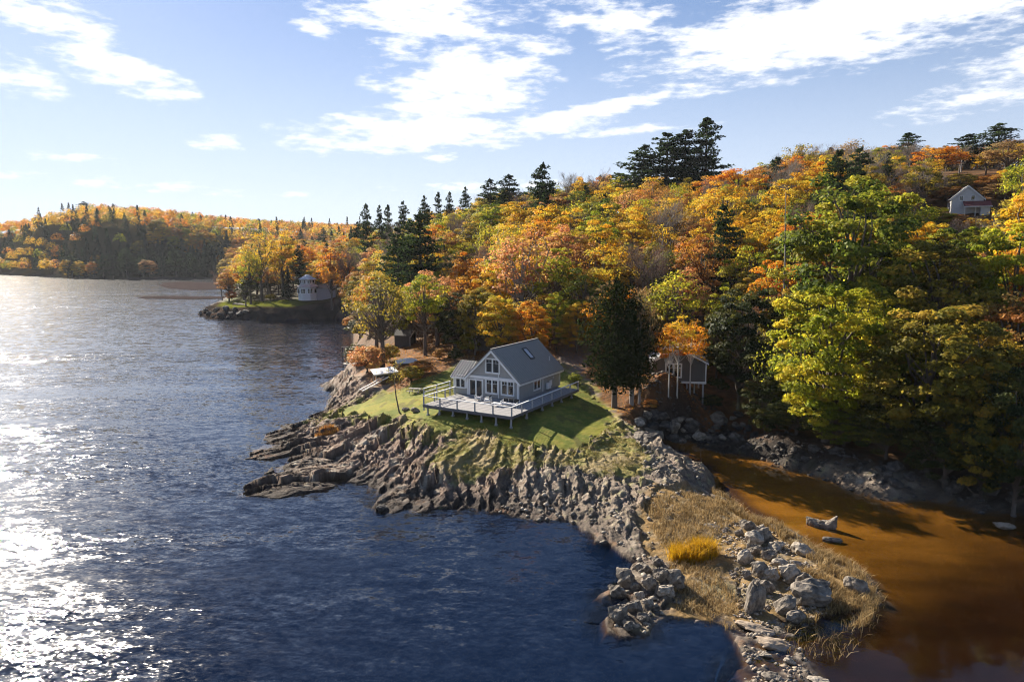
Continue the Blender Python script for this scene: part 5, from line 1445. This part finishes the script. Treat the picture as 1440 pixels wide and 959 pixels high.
# dry stone seawall below the far lawn
sw = W([(330, 443), (348, 445.5), (380, 447), (410, 447), (440, 446), (470, 445)])
mb = MB(); rs = random.Random(3)
for a, b in zip(sw, sw[1:]):
    n = max(1, int(np.linalg.norm(b - a) / 1.3))
    for k in range(n):
        for lv in range(6):
            t0 = (k + rs.uniform(-.2, .2)) / n; q = a + (b - a) * t0
            s_ = rs.uniform(.8, 1.2); zc = .1 + lv * .78
            off = rs.uniform(-.25, .25) + lv * .22
            mb.box(q[0] - .75 * s_, q[0] + .75 * s_, q[1] + off - 1.0, q[1] + off + 2.4, zc - .5, zc + .42 * s_, .12)
mb2 = mb.build('seawall', stone_dark); tag(mb2, 'dark dry stone seawall holding up the lawn of the far white house', 'seawall')

# ---- landing gear on the river edge left of the lawn
p = gat(486, 513); hf = thing('hoist_frame', 'tall wooden hoist frame standing on the river rocks', 'hoist', (p[0], p[1], p[2] - .2), R(10))
for sx in (-.55, .55): MB().bar((sx, 0, -.4), (sx, 0, 4.2), .18).build('post', dark_boards, hf)
MB().bar((-.8, 0, 4.25), (.8, 0, 4.25), .22, .16).build('crossbeam', weathered, hf)
MB().bar((-.55, 0, 1.4), (1.3, .3, .5), .12).bar((.55, 0, 1.6), (1.6, .5, .4), .12).build('brace', dark_boards, hf)
MB().box(-.6, 2.6, -.8, 1.6, .3, .42).build('platform', weathered, hf)
p = gat(541, 533); df = thing('dock_float', 'white-topped dock float stored tilted on the bank', 'dock float', (p[0], p[1], p[2] + .2), R(24))
o = MB().box(-2.0, 2.0, -1.4, 1.4, 1.1, 1.3, .03).build('deck_panel', white_plastic, df); o.rotation_euler = (.16, -.06, 0)
for sx in (-1.6, 1.6):
    for sy in (-1.0, 1.0): MB().bar((sx, sy, -.8), (sx, sy, 1.05), .16).build('leg', weathered, df)
o = MB().box(-1.5, 1.7, -.9, 1.0, .3, 1.0, .08).build('float_drum', dark_boards, df)
p = gat(526, 545); gw = thing('gangway', 'white gangway with two rails sloping from the dock float to the rocks', 'gangway', (p[0], p[1], p[2] + .1), R(38))
for sy in (-.55, .55):
    MB().bar((-2.3, sy, -.3), (2.4, sy, 1.5), .13).build('side_beam', white_plastic, gw)
mb = MB()
for k in range(9): mb.bar((-2.1 + k * .52, -.5, -.25 + k * .2), (-2.1 + k * .52, .5, -.25 + k * .2), .12, .04)
mb.build('tread', weathered, gw)
p = gat(571, 512); bt = thing('covered_boat', 'small boat under a white cover among the fallen leaves', 'boat', (p[0], p[1], p[2]), R(28))
mb = MB(); prof = [(-2.0, .25), (-1.5, .75), (0, 1.0), (1.2, .85), (2.0, .35)]
for (xa, wa), (xb, wb) in zip(prof, prof[1:]):
    va = [(xa, -wa, .35), (xa, -wa * .8, .05), (xa, wa * .8, .05), (xa, wa, .35)]; vb = [(xb, -wb, .35), (xb, -wb * .8, .05), (xb, wb * .8, .05), (xb, wb, .35)]
    A = [mb.bm.verts.new(v) for v in va]; B = [mb.bm.verts.new(v) for v in vb]
    for k in range(3): mb.bm.faces.new((A[k], A[k + 1], B[k + 1], B[k]))
mb.build('hull', weathered, bt)
mb = MB()
for (xa, wa), (xb, wb) in zip(prof, prof[1:]):
    za = .55 + .55 * wa; zb = .55 + .55 * wb
    A = [mb.bm.verts.new(v) for v in ((xa, -wa - .06, .3), (xa, -wa * .5, za - .12), (xa, 0, za), (xa, wa * .5, za - .12), (xa, wa + .06, .3))]
    B = [mb.bm.verts.new(v) for v in ((xb, -wb - .06, .3), (xb, -wb * .5, zb - .12), (xb, 0, zb), (xb, wb * .5, zb - .12), (xb, wb + .06, .3))]
    for k in range(4): mb.bm.faces.new((A[k], A[k + 1], B[k + 1], B[k]))
mb.build('cover', white_plastic, bt, smooth=True)
# pale dead snag and the thin leaning tree
x, y = pol(1102, 110); z = float(gz(x, y)); zt = ztop(1099, 268, 110)
sn = thing('dead_snag', 'tall pale dead trunk standing bare against the wood above the inlet head', 'dead tree', (x, y, z - .3))
h_ = zt - z
MB().tube([(0, 0, 0), (.1, 0, h_ * .4), (-.05, 0, h_ * .7), (-.45, 0, h_)], [.24, .19, .13, .03], 8).build('trunk', bark_grey, sn, smooth=True)
for k in range(9):
    zb = h_ * (.35 + .07 * k); a = 2.4 * k
    MB().tube([(0, 0, zb), (.8 * math.cos(a), .8 * math.sin(a), zb + .25), (1.5 * math.cos(a), 1.5 * math.sin(a), zb + .2)], [.05, .03, .01], 5).build('branch', bark_grey, sn)
p = gat(564, 581); zt = ztop(557, 508, math.hypot(p[0], p[1]))
ln_ = thing('leaning_tree', 'thin curved young tree alone on the lawn edge by the river', 'tree', (p[0], p[1], p[2] - .2))
h_ = zt - p[2]; TREES.append((p[0], p[1], 1))
MB().tube([(0, 0, 0), (-.25, 0, .4), (-.62, 0, h_ * .35), (-.78, 0, h_ * .6), (-.7, 0, h_ * .85), (-.75, 0, h_)], [.14, .11, .085, .06, .035, .012], 8).build('trunk', bark, ln_, smooth=True)
rng = np.random.default_rng(9)
mb = MB()
for k in range(16):
    zb = h_ * rng.uniform(.55, .98); a = rng.uniform(0, 6.28); L_ = rng.uniform(.5, 1.4)
    mb.tube([(-.74, 0, zb), (-.74 + math.cos(a) * L_ * .6, math.sin(a) * L_ * .6, zb + .35 * L_), (-.74 + math.cos(a) * L_, math.sin(a) * L_, zb + .75 * L_)], [.025, .015, .005], 4)
mb.build('branches', bark, ln_)
n = 260; cen = np.stack([rng.normal(-.74, .75, n), rng.normal(0, .75, n), rng.uniform(.62, 1.08, n) * h_], 1)
v, f, c = leaf_cards(cen, rnd_dirs(n, rng), rng.uniform(.12, .24, n), np.stack([rng.uniform(0, 1, n), rng.uniform(0, 1, n), np.zeros(n)], 1), rng)
link('crown', mesh_np('sparse_leaves', v, f, cols=c), LEAF['olive'], ln_)

# ------------------------------------------------------------------ boulders
def boulder_mesh(seed, cuts=16, flat=1., rough=.10, sub=4):
    """angular boulder: a ball cut flat by planes, then weathered"""
    rng = np.random.default_rng(seed)
    bm = bmesh.new(); bmesh.ops.create_icosphere(bm, subdivisions=sub, radius=1.)
    P = np.array([v.co[:] for v in bm.verts])
    for _ in range(cuts):
        d = rnd_dirs(1, rng)[0]; lim = rng.uniform(.52, .86)
        s = P @ d; P = P - np.clip(s - lim, 0, None)[:, None] * d * .92
    n = P / np.linalg.norm(P, axis=1, keepdims=True)
    P = P + n * (fbm(P[:, 0] * 2.2 + seed, P[:, 1] * 2.2 + P[:, 2] * 1.7, seed, 4) * rough)[:, None]
    g = perlin(P[:, 0] * 5 + seed, P[:, 2] * .8, seed + 5)                      # bedding grooves
    P = P + n * (-np.clip(g - .25, 0, 1) * .12)[:, None]
    for v, q in zip(bm.verts, P): v.co = q
    me = bpy.data.meshes.new('boulder'); bm.to_mesh(me); bm.free()
    return me
def rock_mat(name, a, b_, c):
    mt, N, L, b = new_mat(name)
    tc = N.new('ShaderNodeTexCoord'); n = N.new('ShaderNodeTexNoise'); n.inputs['Scale'].default_value = 2.2; n.inputs['Detail'].default_value = 9; n.inputs['Roughness'].default_value = .68
    L.new(tc.outputs['Object'], n.inputs['Vector'])
    rp = N.new('ShaderNodeValToRGB'); L.new(n.outputs['Fac'], rp.inputs[0]); e = rp.color_ramp.elements
    e[0].position = .34; e[0].color = (*a, 1); e[1].position = .68; e[1].color = (*c, 1); m_ = e.new(.5); m_.color = (*b_, 1)
    L.new(rp.outputs[0], b.inputs['Base Color']); b.inputs['Roughness'].default_value = .85; b.inputs['Specular IOR Level'].default_value = .25
    bp = N.new('ShaderNodeBump'); bp.inputs['Strength'].default_value = .7; bp.inputs['Distance'].default_value = .12; L.new(n.outputs['Fac'], bp.inputs['Height']); L.new(bp.outputs[0], b.inputs['Normal'])
    return mt
rock_pale = rock_mat('pale grey rock', (.12, .10, .078), (.33, .285, .225), (.50, .44, .36))
rock_grey = rock_mat('grey rock', (.055, .047, .038), (.19, .162, .13), (.34, .295, .235))
rock_dark = rock_mat('dark wet and shaded rock', (.035, .030, .027), (.085, .075, .065), (.17, .15, .13))  # wet rock; on the right bank its dark colour stands for shade
rock_tan = rock_mat('tan rock', (.16, .12, .085), (.36, .28, .20), (.46, .37, .28))
ROCKS = [boulder_mesh(700 + i, cuts=c) for i, c in enumerate((14, 18, 10, 22, 16, 12))]
for me in ROCKS: me.materials.append(rock_grey)
def boulder(name, label, px, py, w, h, d, mat, rz=0., tilt=(0, 0), var=0, sink=.25, cat='boulder', group=None, pos=None):
    """w, h, d in metres; sits on the ground the pixel sees"""
    p = gat(px, py) if pos is None else pos
    o = bpy.data.objects.new(name, ROCKS[var % len(ROCKS)]); COL.objects.link(o)
    o.location = (p[0], p[1], p[2] + h * (.5 - sink)); o.scale = (w / 1.7, d / 1.7, h / 1.7); o.rotation_euler = (tilt[0], tilt[1], rz)
    o.material_slots[0].link = 'OBJECT'; o.material_slots[0].material = mat
    return tag(o, label, cat, group)
# the marsh spit
BL = [('split_rock', 'tall upright grey slab with a flat lit side on the spit, tallest of its rocks', 1060, 858, 1.5, 3.2, 1.1, rock_grey, .35, (0, .10), 0),
      ('boulder', 'broad dark cracked boulder right of the tall upright slab', 1143, 848, 3.2, 2.2, 2.2, rock_grey, .2, (0, 0), 3),
      ('boulder', 'low dark boulder wedged between the tall slab and the broad cracked boulder', 1106, 858, 1.4, 1.6, 1.6, rock_grey, .9, (.1, .2), 1),
      ('boulder', 'smooth pale boulder half in shade at the inlet side of the spit', 1128, 779, 1.9, 1.15, 1.3, rock_pale, -.5, (0, .15), 2),
      ('boulder', 'leaning dark-streaked rock at the right tip of the dry grass', 1203, 833, 1.6, 1.6, 1.1, rock_grey, -.7, (0, -.3), 4),
      ('boulder', 'rough pale outcrop block at the top of the spit rubble', 1062, 765, 1.7, 1.5, 1.4, rock_pale, .2, (0, 0), 3),
      ('boulder', 'ribbed pale block below the outcrop block', 1048, 790, 1.5, 1.5, 1.2, rock_pale, .5, (0, 0), 1),
      ('boulder', 'ribbed grey block just above the tall upright slab', 1068, 808, 1.6, 1.3, 1.2, rock_grey, .1, (0, .1), 5),
      ('boulder', 'pale block beside the smooth pale boulder', 1092, 772, 1.5, 1.0, 1.2, rock_pale, .8, (0, 0), 0),
      ('boulder', 'pale rounded rock with a shaded face in the middle of the spit rubble', 1099, 797, 1.6, .85, 1.1, rock_pale, .3, (0, .2), 2),
      ('boulder', 'small pale rock between the smooth boulder and the broad cracked one', 1118, 795, 1.0, .6, .8, rock_pale, 0, (0, 0), 4),
      ('boulder', 'long pale rock lying in the dry grass above the golden tuft', 1000, 742, 1.4, .5, .7, rock_pale, -.2, (0, 0), 2),
      ('boulder', 'ribbed rock at the foot of the dark wedge below the tall slab', 1120, 872, 1.6, 1.1, 1.1, rock_grey, .3, (0, 0), 1),
      ('flat_rock', 'flat tan slab tilted over shallow gravel below the tall upright slab', 1060, 885, 2.5, .5, 1.1, rock_tan, -.25, (0, .12), 2),
      ('flat_rock', 'largest flat tan slab on the gravel near the foot of the spit', 1085, 908, 2.3, .55, 1.4, rock_tan, -.2, (0, .1), 5),
      ('boulder', 'small pale stone left below the largest tan slab', 1076, 922, .75, .4, .5, rock_pale, -.3, (0, 0), 0),
      ('boulder', 'small pale stone right of the gravel at the spit foot', 1111, 932, .75, .45, .55, rock_pale, -.5, (0, 0), 1),
      ('flat_rock', 'pale flat slab cut by the bottom of the picture', 1150, 958, 1.2, .3, .8, rock_pale, -.2, (0, 0), 2),
      ('boulder', 'grey rubble block at the very bottom of the spit', 1085, 955, 1.2, .5, .9, rock_grey, .1, (0, 0), 3),
      ('boulder', 'small tan stone in the shallows left of the spit foot', 982, 878, .5, .5, .4, rock_tan, 0, (0, 0), 1),
      ('mud_rock', 'low dark rock on the brown inlet below the horned one', 1169, 761, 1.7, .55, .9, rock_grey, -.1, (0, 0), 4),
      ('mud_rock', 'low tan rock alone in the brown inlet near the right edge', 1411, 742, 2.0, .6, 1.1, rock_tan, -.2, (0, 0), 5)]
for nm, lb, px, py, w, h, d, mt, rz, tl, var in BL:
    boulder(nm, lb, px, py, w, h, d, mt, rz, tl, var)
# the horned rock on the mud: two raised ends and a low saddle, one mesh
p = gat(1155, 741)
bm = bmesh.new(); bmesh.ops.create_icosphere(bm, subdivisions=5, radius=1.)
P = np.array([v.co[:] for v in bm.verts]); t = P[:, 0]
P[:, 2] = P[:, 2] * .42 + np.where(P[:, 2] > -.2, 1., .0) * (1.35 * np.clip(np.abs(t) - .25, 0, 1) ** 1.4 * (.55 + .65 * (t > 0)))
P[:, 0] = t * 1.35; P[:, 1] *= .55
nn = P / np.linalg.norm(P, axis=1, keepdims=True)
P += nn * (fbm(P[:, 0] * 3, P[:, 1] * 3 + P[:, 2] * 3, 888, 4) * .13)[:, None]
for v, q in zip(bm.verts, P): v.co = q
me = bpy.data.meshes.new('horned_rock'); bm.to_mesh(me); bm.free()
o = link('mud_rock', me, rock_grey, None, (p[0], p[1], p[2] + .25)); o.rotation_euler = (0, 0, -.45); tag(o, 'dark horned rock with two raised ends on the brown inlet', 'boulder')
# boulders at the head of the inlet, under the cabin and along the shaded bank
rb = random.Random(21); n_b = 0
spots = []
for i in range(78):
    t = rb.random()
    if i < 52: px, py = rb.uniform(897, 1045), rb.uniform(584, 622)
    else: px = rb.uniform(1045, 1435); py = np.interp(px, [1045, 1150, 1250, 1330, 1440], [618, 655, 684, 692, 708]) - rb.uniform(0, 26)
    spots.append((px, py))
spots.sort()
for i, (px, py) in enumerate(spots):
    s = rb.uniform(.7, 2.2) * (1.0 if px < 1045 else .8)
    where = 'inlet-head boulder field' if px < 1045 else 'shaded boulder row under the maples'
    tone = rb.choice(['grey', 'dark', 'pale', 'grey'] if px < 1045 else ['dark']) ; big = 'large' if s > 1.6 else 'middling' if s > 1.1 else 'small'  # under the maples all rocks are dark, shade put into their colour
    BOULD = globals().setdefault('BOULD', {}); BOULD.setdefault((where, tone, big), []).append((px, py, s))
for (where, tone, big), ls in sorted(BOULD.items()):
    for i, (px, py, s) in enumerate(ls):
        lb = f'{big} {tone} rock in the {where}' + (f', {ORD[min(i, 19)].replace("lowest", "first")} such from the left' if len(ls) > 1 else '')
        boulder('boulder', lb, px, py, s, s * rb.uniform(.5, .8), s * rb.uniform(.7, 1.), {'grey': rock_grey, 'dark': rock_dark, 'pale': rock_pale}[tone], rb.uniform(0, 6), (rb.uniform(-.3, .3), rb.uniform(-.3, .3)), rb.randrange(6), .3, 'boulder', 'boulders round the inlet head')
for i, (px, py, s, lb) in enumerate([(571, 577, 1.1, 'brown rock on the lawn right of the thin leaning tree'), (585, 579, 1.3, 'second brown rock right of the leaning tree, next to the deck'), (452, 539, 2.2, 'dark rock standing off in the river by the hoist'),
                             (538, 717, 1.3, 'pale wet rock awash at the left foot of the big ledge')]):
    boulder('boulder', lb, px, py, s, s * .6, s * .8, rock_grey if i < 2 else rock_dark, rb.uniform(0, 6), (0, 0), i)

# jagged slabs standing on edge: the outcrop off the spit's left side and the spine of the spit
def slab(label, px, py, w, h, d, mat, rz, tilt, k, group):
    p = gat(px, py); o = bpy.data.objects.new('jagged_rock', JAG[k % 4]); COL.objects.link(o)
    o.location = (p[0], p[1], p[2] + h * .2); o.scale = (w / 1.7, d / 1.7, h / 1.7); o.rotation_euler = (tilt[0], tilt[1], rz)
    o.material_slots[0].link = 'OBJECT'; o.material_slots[0].material = mat
    return tag(o, label, 'rock', group)
JAG = [boulder_mesh(760 + i, cuts=26, rough=.16) for i in range(4)]
for me in JAG: me.materials.append(rock_grey)
rj = random.Random(12)
for wh, pts in (('outcrop left of the spit', [(846, 833), (858, 824), (868, 838), (880, 820), (893, 828), (905, 806), (915, 826), (930, 812), (938, 836), (950, 822), (870, 868), (885, 884), (893, 858), (905, 872), (878, 856), (912, 850), (925, 795), (900, 842)]),
                ('rock spine of the spit', [(1040, 752), (1052, 744), (1060, 778), (1074, 760), (1082, 786), (1050, 812), (1085, 812), (1074, 832), (1112, 815), (1128, 822), (1155, 828), (1070, 748)])):
    pts.sort()
    for i, (px, py) in enumerate(pts):
        s = rj.uniform(.9, 1.9); 
        slab(f'{"tall" if s > 1.4 else "short"} jagged slab in the {wh}, {ORD[i].replace("lowest", "first")} from the left', px, py, s * .7, s * .95, s * 1.0, rock_grey if rj.random() < .7 else rock_pale, R(70) + rj.uniform(-.35, .35), (rj.uniform(-.2, .2), rj.uniform(-.35, .1)), i, wh)

for i, (px, py, s) in enumerate([(283, 441, 2.2), (290, 438, 2.6), (296, 443, 3.0), (304, 437, 2.8), (310, 444, 2.4), (318, 436, 3.2), (324, 442, 2.6), (331, 436, 2.4), (338, 443, 3.0), (346, 440, 2.6), (300, 447, 1.8), (320, 448, 1.6)]):
    boulder('boulder', 'dark rock at the tip of the far point, ' + ORD[i].replace('lowest', 'first') + ' from the river end', px, py, s, s * .6, s * .8, rock_dark if i % 3 else rock_grey, rb.uniform(0, 6), (rb.uniform(-.3, .3), 0), i, .25, 'boulder', 'rocks at the tip of the far point')
# gravel and small stones on the spit: too many to count
def scatter_stones(poly, n, smin, smax, mats, name, seed, zmin=-.05):
    rng = np.random.default_rng(seed); P = np.array(poly); lo = P.min(0); hi = P.max(0)
    q = rng.uniform(lo, hi, (n * 4, 2)); q = q[poly_sd(q[:, 0], q[:, 1], poly) > 0]
    cl = fbm(q[:, 0] / 1.5, q[:, 1] / 1.5, seed, 3); q = q[cl > -.12][:n]
    base = np.array([(1, 0, 0), (-1, 0, 0), (0, 1, 0), (0, -1, 0), (0, 0, 1), (0, 0, -1)], float)
    tri = np.array([(0, 2, 4), (2, 1, 4), (1, 3, 4), (3, 0, 4), (2, 0, 5), (1, 2, 5), (3, 1, 5), (0, 3, 5)])
    m_ = len(q); z = np.array([float(gz(a, b)) for a, b in q])
    keep = z > zmin; q = q[keep]; z = z[keep]; m_ = len(q)
    s = smin + (smax - smin) * rng.uniform(0, 1, m_) ** 3
    v = base[None] * rng.uniform(.6, 1.2, (m_, 6, 1)) * s[:, None, None] * np.array([1, .8, .6])
    a = rng.uniform(0, 6.28, m_); ca, sa = np.cos(a)[:, None], np.sin(a)[:, None]
    v = np.stack([v[..., 0] * ca - v[..., 1] * sa, v[..., 0] * sa + v[..., 1] * ca, v[..., 2]], -1) + np.stack([q[:, 0], q[:, 1], z + s * .15], 1)[:, None]
    f = (tri[None] + (np.arange(m_) * 6)[:, None, None]).reshape(-1, 3)
    me = mesh_np(name, v.reshape(-1, 3), None, f)
    for mt in mats: me.materials.append(mt)
    me.polygons.foreach_set('material_index', np.repeat(rng.integers(0, len(mats), m_), 8).astype(np.int32))
    tag(link(name, me), kind='stuff')
scatter_stones(W([(1000, 735), (1090, 740), (1150, 790), (1170, 860), (1085, 885), (1030, 880), (1035, 820), (1010, 790)], .5), 2600, .04, .26, [rock_pale, rock_grey, rock_tan], 'gravel', 31)
scatter_stones(W([(1040, 880), (1120, 880), (1140, 930), (1150, 1000), (1040, 1000), (1045, 920)]), 700, .04, .30, [rock_pale, rock_grey, rock_tan], 'shore_gravel', 32, -.12)
scatter_stones(W([(668, 714), (760, 690), (850, 700), (900, 740), (1000, 690), (960, 660), (900, 650), (900, 700), (930, 790), (960, 840), (930, 880), (870, 890), (860, 790), (830, 745), (750, 732)], .8), 1000, .10, .50, [rock_pale, rock_grey, rock_grey], 'rubble', 33)
scatter_stones(W([(900, 600), (1000, 590), (1060, 612), (1150, 650), (1250, 675), (1440, 705), (1440, 725), (1260, 703), (1060, 645), (920, 620)], .5), 2600, .08, .5, [rock_dark], 'bank_stones', 34)  # only the dark rock here, painting in the shade of the bank
# fallen leaves, thick under the trees and thin over the lawn
rl = np.random.default_rng(91)
q = np.column_stack([rl.uniform(-34, 26, 60000), rl.uniform(86, 150, 60000)])
dl = poly_sd(q[:, 0], q[:, 1], LITTER); dn = fbm(q[:, 0] / 3, q[:, 1] / 3, 92, 3)
keep = rl.uniform(0, 1, len(q)) < np.clip(.5 + .25 * dl + .5 * dn, .03, 1) * (poly_sd(q[:, 0], q[:, 1], LAND) > 3) * ((dl > 0) | (poly_sd(q[:, 0], q[:, 1], LAWN) > .5))
q = q[keep][:24000]
zq = np.array([float(gz(a, b)) for a, b in q])
nq = np.array([0, 0, 1.]) + rl.normal(size=(len(q), 3)) * .25; nq /= np.linalg.norm(nq, axis=1, keepdims=True)
v, f, c = leaf_cards(np.column_stack([q, zq + .03]), nq, rl.uniform(.10, .26, len(q)), np.stack([rl.uniform(0, 1, len(q)), rl.uniform(0, 1, len(q)), np.zeros(len(q))], 1), rl)
tag(link('fallen_leaves', mesh_np('fallen_leaves', v, f, cols=c), LEAF['orange']), kind='stuff')
# ------------------------------------------------------------------ dry marsh grass
def blades(pts, hmin, hmax, w, lean, name, mat, seed, per=1, droop=.5):
    rng = np.random.default_rng(seed); n = len(pts)
    h = rng.uniform(hmin, hmax, n); a = rng.uniform(0, 6.28, n); l = rng.uniform(.1, 1, n) * lean * h
    d = np.stack([np.cos(a), np.sin(a), np.zeros(n)], 1); sd = np.stack([-np.sin(a), np.cos(a), np.zeros(n)], 1) * (w * .5)
    p0 = pts; p1 = pts + d * (l * .35)[:, None] + np.array([0, 0, 1]) * (h * .6)[:, None]; p2 = pts + d * l[:, None] + np.array([0, 0, 1]) * (h * (1 - droop * .3))[:, None]
    v = np.stack([p0 - sd, p0 + sd, p1 + sd * .8, p1 - sd * .8, p2 + sd * .15, p2 - sd * .15], 1).reshape(-1, 3)
    k = np.arange(n)[:, None] * 6
    f = np.concatenate([k + np.array([0, 1, 2, 3]), k + np.array([3, 2, 4, 5])])
    t = np.repeat(np.stack([rng.uniform(0, 1, n), rng.uniform(0, 1, n), np.zeros(n)], 1), 6, 0)
    return mesh_np(name, v, f, cols=t)
GRASS_DRY = leaf_mat('dry straw grass', [(.22, .14, .055), (.34, .22, .085), (.46, .33, .15), (.52, .40, .22)], .35)
GRASS_GOLD = leaf_mat('golden grass', [(.46, .26, .012), (.62, .37, .015), (.70, .46, .03)], .5)
GRASS_RUST = leaf_mat('rust grass', [(.34, .13, .03), (.48, .22, .05), (.52, .30, .09)], .4)
def patch(poly, n, seed, thr=-.2, z0=-.25):
    rng = np.random.default_rng(seed); P = np.array(poly); lo = P.min(0); hi = P.max(0)
    q = rng.uniform(lo, hi, (n * 4, 2)); q = q[poly_sd(q[:, 0], q[:, 1], poly) > 0]
    q = q[fbm(q[:, 0] / 1.6, q[:, 1] / 1.6, seed, 3) > thr][:n]
    z = np.array([float(gz(a, b)) for a, b in q]); k = z > z0
    return np.column_stack([q, z - .04])[k]
rim = W([(1000, 690), (1030, 700), (1085, 732), (1150, 772), (1205, 792), (1240, 838), (1222, 872), (1150, 884), (1120, 880), (1150, 862), (1185, 855), (1195, 820), (1150, 800), (1080, 745), (1010, 712)], .3)
tag(link('dry_grass', blades(patch(rim, 9000, 41, -.35), .35, .95, .035, .9, 'dry_grass', None, 51), GRASS_DRY), kind='stuff')
mid = W([(905, 722), (960, 702), (1010, 708), (1040, 735), (1000, 760), (940, 790), (950, 850), (985, 874), (1035, 875), (1040, 840), (1000, 800), (985, 780), (930, 770)], .5)
tag(link('marsh_grass', blades(patch(mid, 9000, 42, -.3), .25, .7, .035, .9, 'marsh_grass', None, 52), GRASS_DRY), kind='stuff')
mid2 = W([(1110, 800), (1150, 800), (1200, 835), (1200, 862), (1140, 876), (1120, 868), (1165, 850), (1170, 830), (1130, 815), (1085, 812)], .5)
tag(link('straw_grass', blades(patch(mid2, 3500, 43, -.6), .3, .8, .035, 1., 'straw_grass', None, 53), GRASS_DRY), kind='stuff')
wetp = W([(1095, 880), (1230, 865), (1250, 830), (1235, 880), (1180, 930), (1110, 925)])
tag(link('reed_stubble', blades(patch(wetp, 260, 44, -.9, -.9) + np.array([0, 0, .12]), .3, .7, .03, 1.4, 'reed_stubble', None, 54), GRASS_DRY), kind='stuff')
p = gat(975, 783); c0 = np.array([p[0], p[1]])
rg = np.random.default_rng(61)
_k = rg.integers(0, 7, 3600); _cc = rg.normal(size=(7, 2)) * np.array([1.0, .6]); q = c0 + _cc[_k] + rg.normal(size=(3600, 2)) * np.array([.42, .34]) + np.array([0, .35]); q = q[((q - c0 - np.array([0, .35])) ** 2 / np.array([2.3, 1.6]) ** 2).sum(1) < 1]
zz = np.array([float(gz(a, b)) for a, b in q])
g = link('grass_tuft', blades(np.column_stack([q - c0, zz - p[2] - .05]), .6, 1.9, .04, .75, 'grass_tuft', None, 62), GRASS_GOLD, None, (p[0], p[1], p[2])); tag(g, 'tall golden grass tuft on the spit, brightest of the marsh', 'grass tuft')
p = gat(460, 611); q = rg.normal(size=(900, 2)) * np.array([1.0, .5]); q = q[(q ** 2 / np.array([1.7, .8]) ** 2).sum(1) < 1]
zz = np.array([float(gz(p[0] + a, p[1] + b)) for a, b in q])
g = link('grass_tuft', blades(np.column_stack([q, zz - p[2] - .05]), .4, .9, .05, .8, 'rust_tuft', None, 63), GRASS_RUST, None, (p[0], p[1], p[2])); tag(g, 'rust-orange grass tuft on the left river rocks', 'grass tuft')
# tufts of rough yellow grass on the ledge tops
edge = W([(600, 640), (640, 612), (720, 616), (760, 640), (830, 628), (868, 600), (915, 640), (890, 660), (840, 660), (780, 646), (700, 648), (640, 652)], 3.3)
GRASS_MOSS = leaf_mat('rough yellow grass', [(.16, .14, .03), (.24, .20, .045), (.32, .25, .09)], .35)
tag(link('ledge_grass', blades(patch(edge, 12000, 45, -.05, .5), .08, .30, .035, 1., 'ledge_grass', None, 55), GRASS_MOSS), kind='stuff')

# ------------------------------------------------------------------ shrubs
SHRUB = [make_broadleaf(800 + i, 3.2, 1.7, .05, 34, 70, .24, .55) for i in range(3)]
for tm, cm in SHRUB: tm.materials.append(bark); cm.materials.append(bark)
SETS['shrub'] = SHRUB; H0['shrub'] = 3.2; R0['shrub'] = 1.9; SP_NAME['shrub'] = 'shrub'
for px, py, h, w, col, lb in [(516, 524, 5.4, 1.35, 'coral', 'large coral-orange shrub on the river bank beside the hoist frame'), (503, 512, 4.2, 1.3, 'dark green', 'dark green shrub behind the hoist frame'),
        (578, 538, 3.0, 1.2, 'olive', 'grey-green bush at the lawn edge behind the picnic table'), (590, 527, 2.6, 1.5, 'rust', 'brown bush right of the grey-green bush'), (548, 508, 3.5, 1.1, 'olive', 'olive bush beside the stout half-bare trunk'),
        (660, 497, 3.2, 1.2, 'yellow green', 'yellow-green bush left of the dark gabled shed'), (720, 482, 4.0, 1.4, 'orange', 'orange bush showing over the cottage ridge'), (752, 477, 4.0, 1.2, 'gold', 'gold bush showing over the back of the cottage ridge'),
        (618, 505, 2.0, 1.3, 'rust', 'low rust bush on the leafy ground right of the lone tree'), (808, 538, 1.6, 1.3, 'green', 'low green bush behind the far end of the deck'),
        (915, 575, 1.4, 1.5, 'rust', 'low rust bush right of the pale leaning trunk'), (1000, 575, 2.4, 1.5, 'dark green', 'dark bush below the stilted cabin'), (640, 508, 2.4, 1.2, 'dark green', 'dark bush at the back corner of the lawn'),
        (430, 419, 3.4, 1.4, 'dark green', 'dark shrub in front of the far white house'), (326, 423, 4.2, 1.1, 'orange', 'small orange bush at the very tip of the far point'), (380, 423, 3.0, 1.4, 'olive', 'low bush on the far lawn'),
        (506, 474, 4.5, 1.5, 'dark green', 'dark bush on the steep shore behind the coral shrub'), (511, 458, 5.0, 1.5, 'brown', 'brown bush high on the steep shore beyond the half-bare tree'), (520, 470, 4.5, 1.5, 'olive', 'olive bush on the steep shore right of the dark one'), (497, 462, 4.5, 1.5, 'rust', 'rust bush hanging over the cove water')]:
    p = gat(px, py); plant('shrub', 'shrub', (p[0], p[1], p[2] - .1), h, w, LEAF[col], bark_dark, lb, 'shrub')
